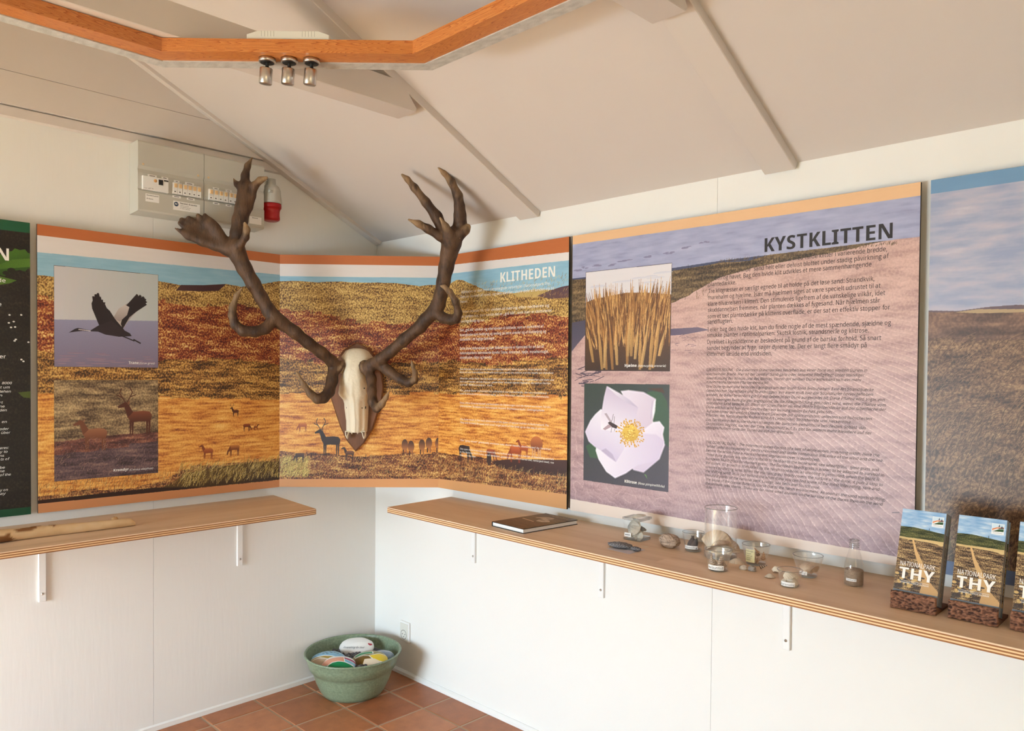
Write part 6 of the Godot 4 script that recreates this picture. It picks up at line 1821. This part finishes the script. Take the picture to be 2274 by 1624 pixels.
	shell("shell_bead", turret_shell(rgb(226, 206, 178), rgb(196, 168, 138), 3, 0.4), "tiny round snail shell resting against the loose scallop on the shelf", "", Vector3(1.982, y + 0.003, 0.136), 0.012, yaw(20, 60))
	shell("coral_fragment", ellipsoid(Vector3(0.5, 0.34, 0.3), 22, 12, 0.55, 63, 2.4), "small striped white shell fragment, leftmost in front of the yellow note glass", "", Vector3(2.037, y + 0.0055, 0.226), 0.021, yaw(30), mat(rgb(216, 202, 184), 0.8))
	shell("barnacle_shell", ellipsoid(Vector3(0.5, 0.32, 0.34), 22, 12, 0.6, 64, 2.8), "small grey and white barnacle lump in front of the yellow note glass", "", Vector3(2.060, y + 0.006, 0.222), 0.023, yaw(-10), mat(rgb(168, 158, 148), 0.85))
	shell("snail_shell", turret_shell(rgb(224, 206, 190), rgb(84, 60, 66), 4, 0.6), "small brown and white banded snail shell at the foot of the yellow note glass", "", Vector3(2.066, y + 0.005, 0.186), 0.022, yaw(200, 68))
	shell("cockle_shell", cock, "white cockle leaning on the shelf behind the small flared cup", "", Vector3(2.108, y + 0.001, 0.196), 0.030, yaw(60, 18))
	shell("cockle_shell", cock, "white cockle lying flat on the shelf left of the small flared cup", "", Vector3(2.120, y + 0.001, 0.240), 0.022, yaw(-60))
	# bottle of sand
	p = Vector3(2.308, y, 0.160)
	var bt := thing("sand_bottle", "small clear glass bottle half full of grey brown sand, left of the brochures", "bottle", p)
	obj("glass_wall", turned([[0.0, 0.0004], [0.0205, 0.0], [0.0235, 0.003], [0.0236, 0.046], [0.0225, 0.056], [0.0180, 0.072], [0.0130, 0.088], [0.0112, 0.094], [0.0112, 0.1155]], 48), M.glass, bt)
	for k in 3:
		obj("thread", turned([[0.0113, 0.0965 + k * 0.005], [0.0126, 0.0975 + k * 0.005], [0.0126, 0.0990 + k * 0.005], [0.0113, 0.1000 + k * 0.005]], 32), M.glass_rim, bt)
	obj("rim", turned([[0.0100, 0.1145], [0.0124, 0.1145], [0.0126, 0.1160], [0.0112, 0.1170], [0.0100, 0.1160], [0.0100, 0.1145]], 32), M.glass_rim, bt)
	var sd := mat(Color.WHITE, 0.95)
	sd.albedo_texture = grain_texture(256, 256, 59, [[0.2, rgb(112, 92, 76)], [0.6, rgb(160, 138, 116)], [1.0, rgb(196, 174, 150)]], 3.0, 1.0, 0.05, 0.6)
	sd.uv1_triplanar = true
	sd.uv1_scale = Vector3(14, 14, 14)
	tag(obj("sand", turned([[0.0, 0.001], [0.0200, 0.001], [0.0228, 0.0035], [0.0229, 0.0385], [0.0215, 0.0405], [0.0, 0.042]], 40), sd, self, Transform3D(Basis(), p)), "grey brown sand filling the lower half of the small glass bottle", "sand", "", "stuff")
	paper_label(bt, 0.0237, phi.call(p) + 0.28, 0.014, 0.0205, 0.026, [["Flyvesand", -11, -15.6, 22]], 5.5)

# ------------------------------------------------------------------ brochure holders
func crown(a: Art, x: float, y: float, s: float, c: Color) -> void:
	a.poly([[x - s, y - s * 0.5], [x - s * 0.5, y], [x, y - s * 0.7], [x + s * 0.5, y], [x + s, y - s * 0.5], [x + s * 0.75, y + s * 0.5], [x - s * 0.75, y + s * 0.5]], c)
	a.ell(x, y - s * 0.8, s * 0.18, s * 0.18, c)

func brochures() -> void:
	var a := Art.new(94, 210, 4.0, 41)
	landscape(a, [[[[0, -5], [100, -5]], ramp([[0.2, rgb(128, 170, 214)], [0.6, rgb(164, 196, 226)], [1, rgb(214, 226, 236)]]), 0.7, 0.25, 1.3, 0.0],
		[[[0, 42], [30, 41], [60, 44], [94, 48]], ramp([[0.1, rgb(34, 42, 30)], [0.5, rgb(66, 74, 44)], [0.8, rgb(104, 104, 62)], [1, rgb(136, 130, 84)]]), 0.35, 0.3, 1.7, 1.0],
		[[[0, 66], [94, 66]], ramp([[0.2, rgb(196, 168, 116)], [0.8, rgb(222, 196, 144)]]), 0.4, 0.3, 1.0, 2.0],
		[[[0, 71], [60, 72], [94, 76]], ramp([[0.08, rgb(40, 30, 28)], [0.35, rgb(92, 72, 56)], [0.6, rgb(136, 110, 80)], [0.85, rgb(190, 160, 112)], [1, rgb(216, 190, 140)]]), 0.25, 0.35, 2.2, 6.0],
		[[[0, 189], [94, 189]], ramp([[0, rgb(108, 128, 150)], [1, rgb(114, 134, 156)]]), 0.5, 0.5, 0.2, 0.0]], 190)
	a.poly([[28, 70], [32, 70], [40, 92], [56, 120], [74, 160], [94, 180], [94, 189], [56, 189], [60, 165], [50, 132], [38, 104]], rgb(216, 178, 124), rgb(188, 150, 104), Vector2(0, 1), 0.08)
	for i in 26:
		var q := Vector2(a.rng.randf_range(4, 60), a.rng.randf_range(148, 185))
		a.ell(q.x, q.y, a.rng.randf_range(3, 7), a.rng.randf_range(2, 4), rgb(52, 44, 46), rgb(84, 74, 66))
	for i in 10:
		var q := Vector2(a.rng.randf_range(4, 50), a.rng.randf_range(148, 185))
		a.ell(q.x, q.y, a.rng.randf_range(2, 5), a.rng.randf_range(2, 4), rgb(196, 164, 108))
	a.line(Vector2(62, 45), Vector2(62, 39), 0.8, rgb(50, 50, 44))
	a.poly([[66, 10], [90, 10], [90, 34], [66, 34]], rgb(236, 240, 244))
	a.poly([[67, 11], [89, 11], [89, 20], [67, 22]], rgb(206, 226, 240))
	a.poly([[67, 22], [76, 18], [89, 17], [89, 20], [76, 21], [67, 26]], rgb(222, 140, 96))
	a.poly([[72, 26], [80, 22], [89, 21], [89, 27], [67, 28]], rgb(44, 84, 54))
	a.poly([[78, 20], [89, 18], [89, 20], [80, 21]], rgb(24, 22, 24))
	for q in [[79, 14], [84, 16]]:
		a.poly([[q[0] - 3, q[1] + 1], [q[0], q[1] + 2], [q[0] + 1, q[1] - 3], [q[0] + 2, q[1] + 1], [q[0] + 4, q[1]], [q[0] + 1, q[1] + 3]], rgb(20, 30, 50))
	a.line(Vector2(69, 31), Vector2(87, 31), 0.7, rgb(90, 96, 104))
	crown(a, 9, 197, 3.6, rgb(230, 234, 238))
	var tex := a.texture()
	var front := mat(Color.WHITE, 0.25)
	front.albedo_texture = tex
	var side := mat(rgb(150, 146, 142), 0.4)
	var lean := deg_to_rad(18.0)
	var b := Basis(Vector3(1, 0, 0), Vector3(0, cos(lean), -sin(lean)), Vector3(0, sin(lean), cos(lean)))
	var where := ["leftmost", "middle", "rightmost"]
	var which := ["nearest the sand bottle", "between its two neighbours", "cut by the photo's right edge"]
	# a brochure: a thin folded map, its picture on the front
	var st := mb()
	quad(st, Vector3(0, 0, 0), Vector3(0.094, 0, 0), Vector3(0.094, 0.21, 0), Vector3(0, 0.21, 0))
	var bm := done(st)
	var body := box(Vector3(0, 0, -0.0062), Vector3(0.094, 0.21, -0.0002), 0.0008)
	var ns := FastNoiseLite.new()
	ns.seed = 33
	ns.frequency = 60.0
	for h in 3:
		var x0: float = [2.4405, 2.5580, 2.6750][h]
		var dz: float = [0.0, -0.009, -0.015][h]
		var t := thing("brochure_holder", "bark-fronted wooden brochure holder, %s" % which[h], "holder", Vector3(x0, SHELF_Y, 0.287 + dz), Basis(), "bark brochure holders")
		# bark: a crusty lip
		st = mb()
		var rows := []
		var cols := []
		for i in 31:
			var row := []
			var cr := []
			for k in 73:
				var x := 0.097 * k / 72.0
				var y := 0.0005 + 0.040 * i / 30.0
				var v := 1.0 - absf(ns.get_noise_3d(x * 0.75, y * 1.7, h * 3.0)) * 2.4
				var fl := ns.get_noise_3d(x * 2.2, y * 3.0, 9.0 + h)
				var edge := minf(minf(i, 30 - i), minf(k, 72 - k))
				var d := 0.004 + 0.0045 * v + 0.0016 * fl
				row.append(Vector3(x - 0.0015, y + 0.0012 * fl * (1.0 if i > 3 else 0.0), d if edge > 0 else 0.0))
				var c := lin(rgb(70, 44, 36)).lerp(lin(rgb(166, 116, 88)), clampf(v * 0.8 + 0.5 * fl, 0, 1))
				cr.append(c)
			rows.append(row)
			cols.append(cr)
		grid_mesh(st, rows, false, cols)
		obj("bark_front", done(st), M.bark, t)
		st = mb()
		extrude(st, PackedVector2Array([Vector2(0.0, 0.0003), Vector2(0.0, 0.020), Vector2(-0.042, 0.0062), Vector2(-0.098, 0.0062), Vector2(-0.098, 0.0003)]), -0.094, 0.0, 0.0005, Transform3D(Basis(Vector3(0, 0, 1), UP, Vector3(-1, 0, 0)), Vector3.ZERO))
		obj("wood_block", done(st), M.block_wood, t)
		var rest := Transform3D(b, Vector3(0.004, 0.0200, -0.0042) + b * Vector3(0, 0, -0.0415))
		obj("back_rest", box(Vector3(0, 0.004, -0.004), Vector3(0.086, 0.12, 0.0), 0.0005), M.block_wood, t, rest)
		for i in 6:
			var at := t.position + Vector3(0.0, 0.0215, -0.0042) + b * Vector3(rng.randf_range(-0.0012, 0.0012) if i > 0 else 0.0, 0.0 if i == 0 else rng.randf_range(-0.001, 0.0008), -0.0066 * i)
			var lab := "front park brochure with white lettering, holder %s" % which[h] if i == 0 else "park brochure stacked behind the front one, holder %s" % which[h]
			var br := thing("brochure", lab, "brochure", at, b, "brochures in the bark holder %s" % which[h])
			obj("pages", body, side, br)
			var fr := obj("cover", bm, front, br)
			if i == 0:
				lettering("lettering", [["NATIONALPARK", 9, -77, 74]], 14, M.white_ink, fr, false, 0.0, 0.0004, Transform3D(Basis(), Vector3(0, 0, 0)))
				lettering("lettering", [["THY", 8.5, -48, 75]], 35, M.white_ink, fr, true)
				lettering("lettering", [["DANMARKS STØRSTE VILDMARK", 14, -37.5, 60]], 4.8, M.white_ink, fr)
				lettering("lettering", [["Danmarks Nationalparker", 17, -10.5, 46]], 4.6, M.white_ink, fr)
				obj("rule", box(Vector3(0.014, 0.0430, 0.0002), Vector3(0.074, 0.0436, 0.0005)), M.white_ink, fr)
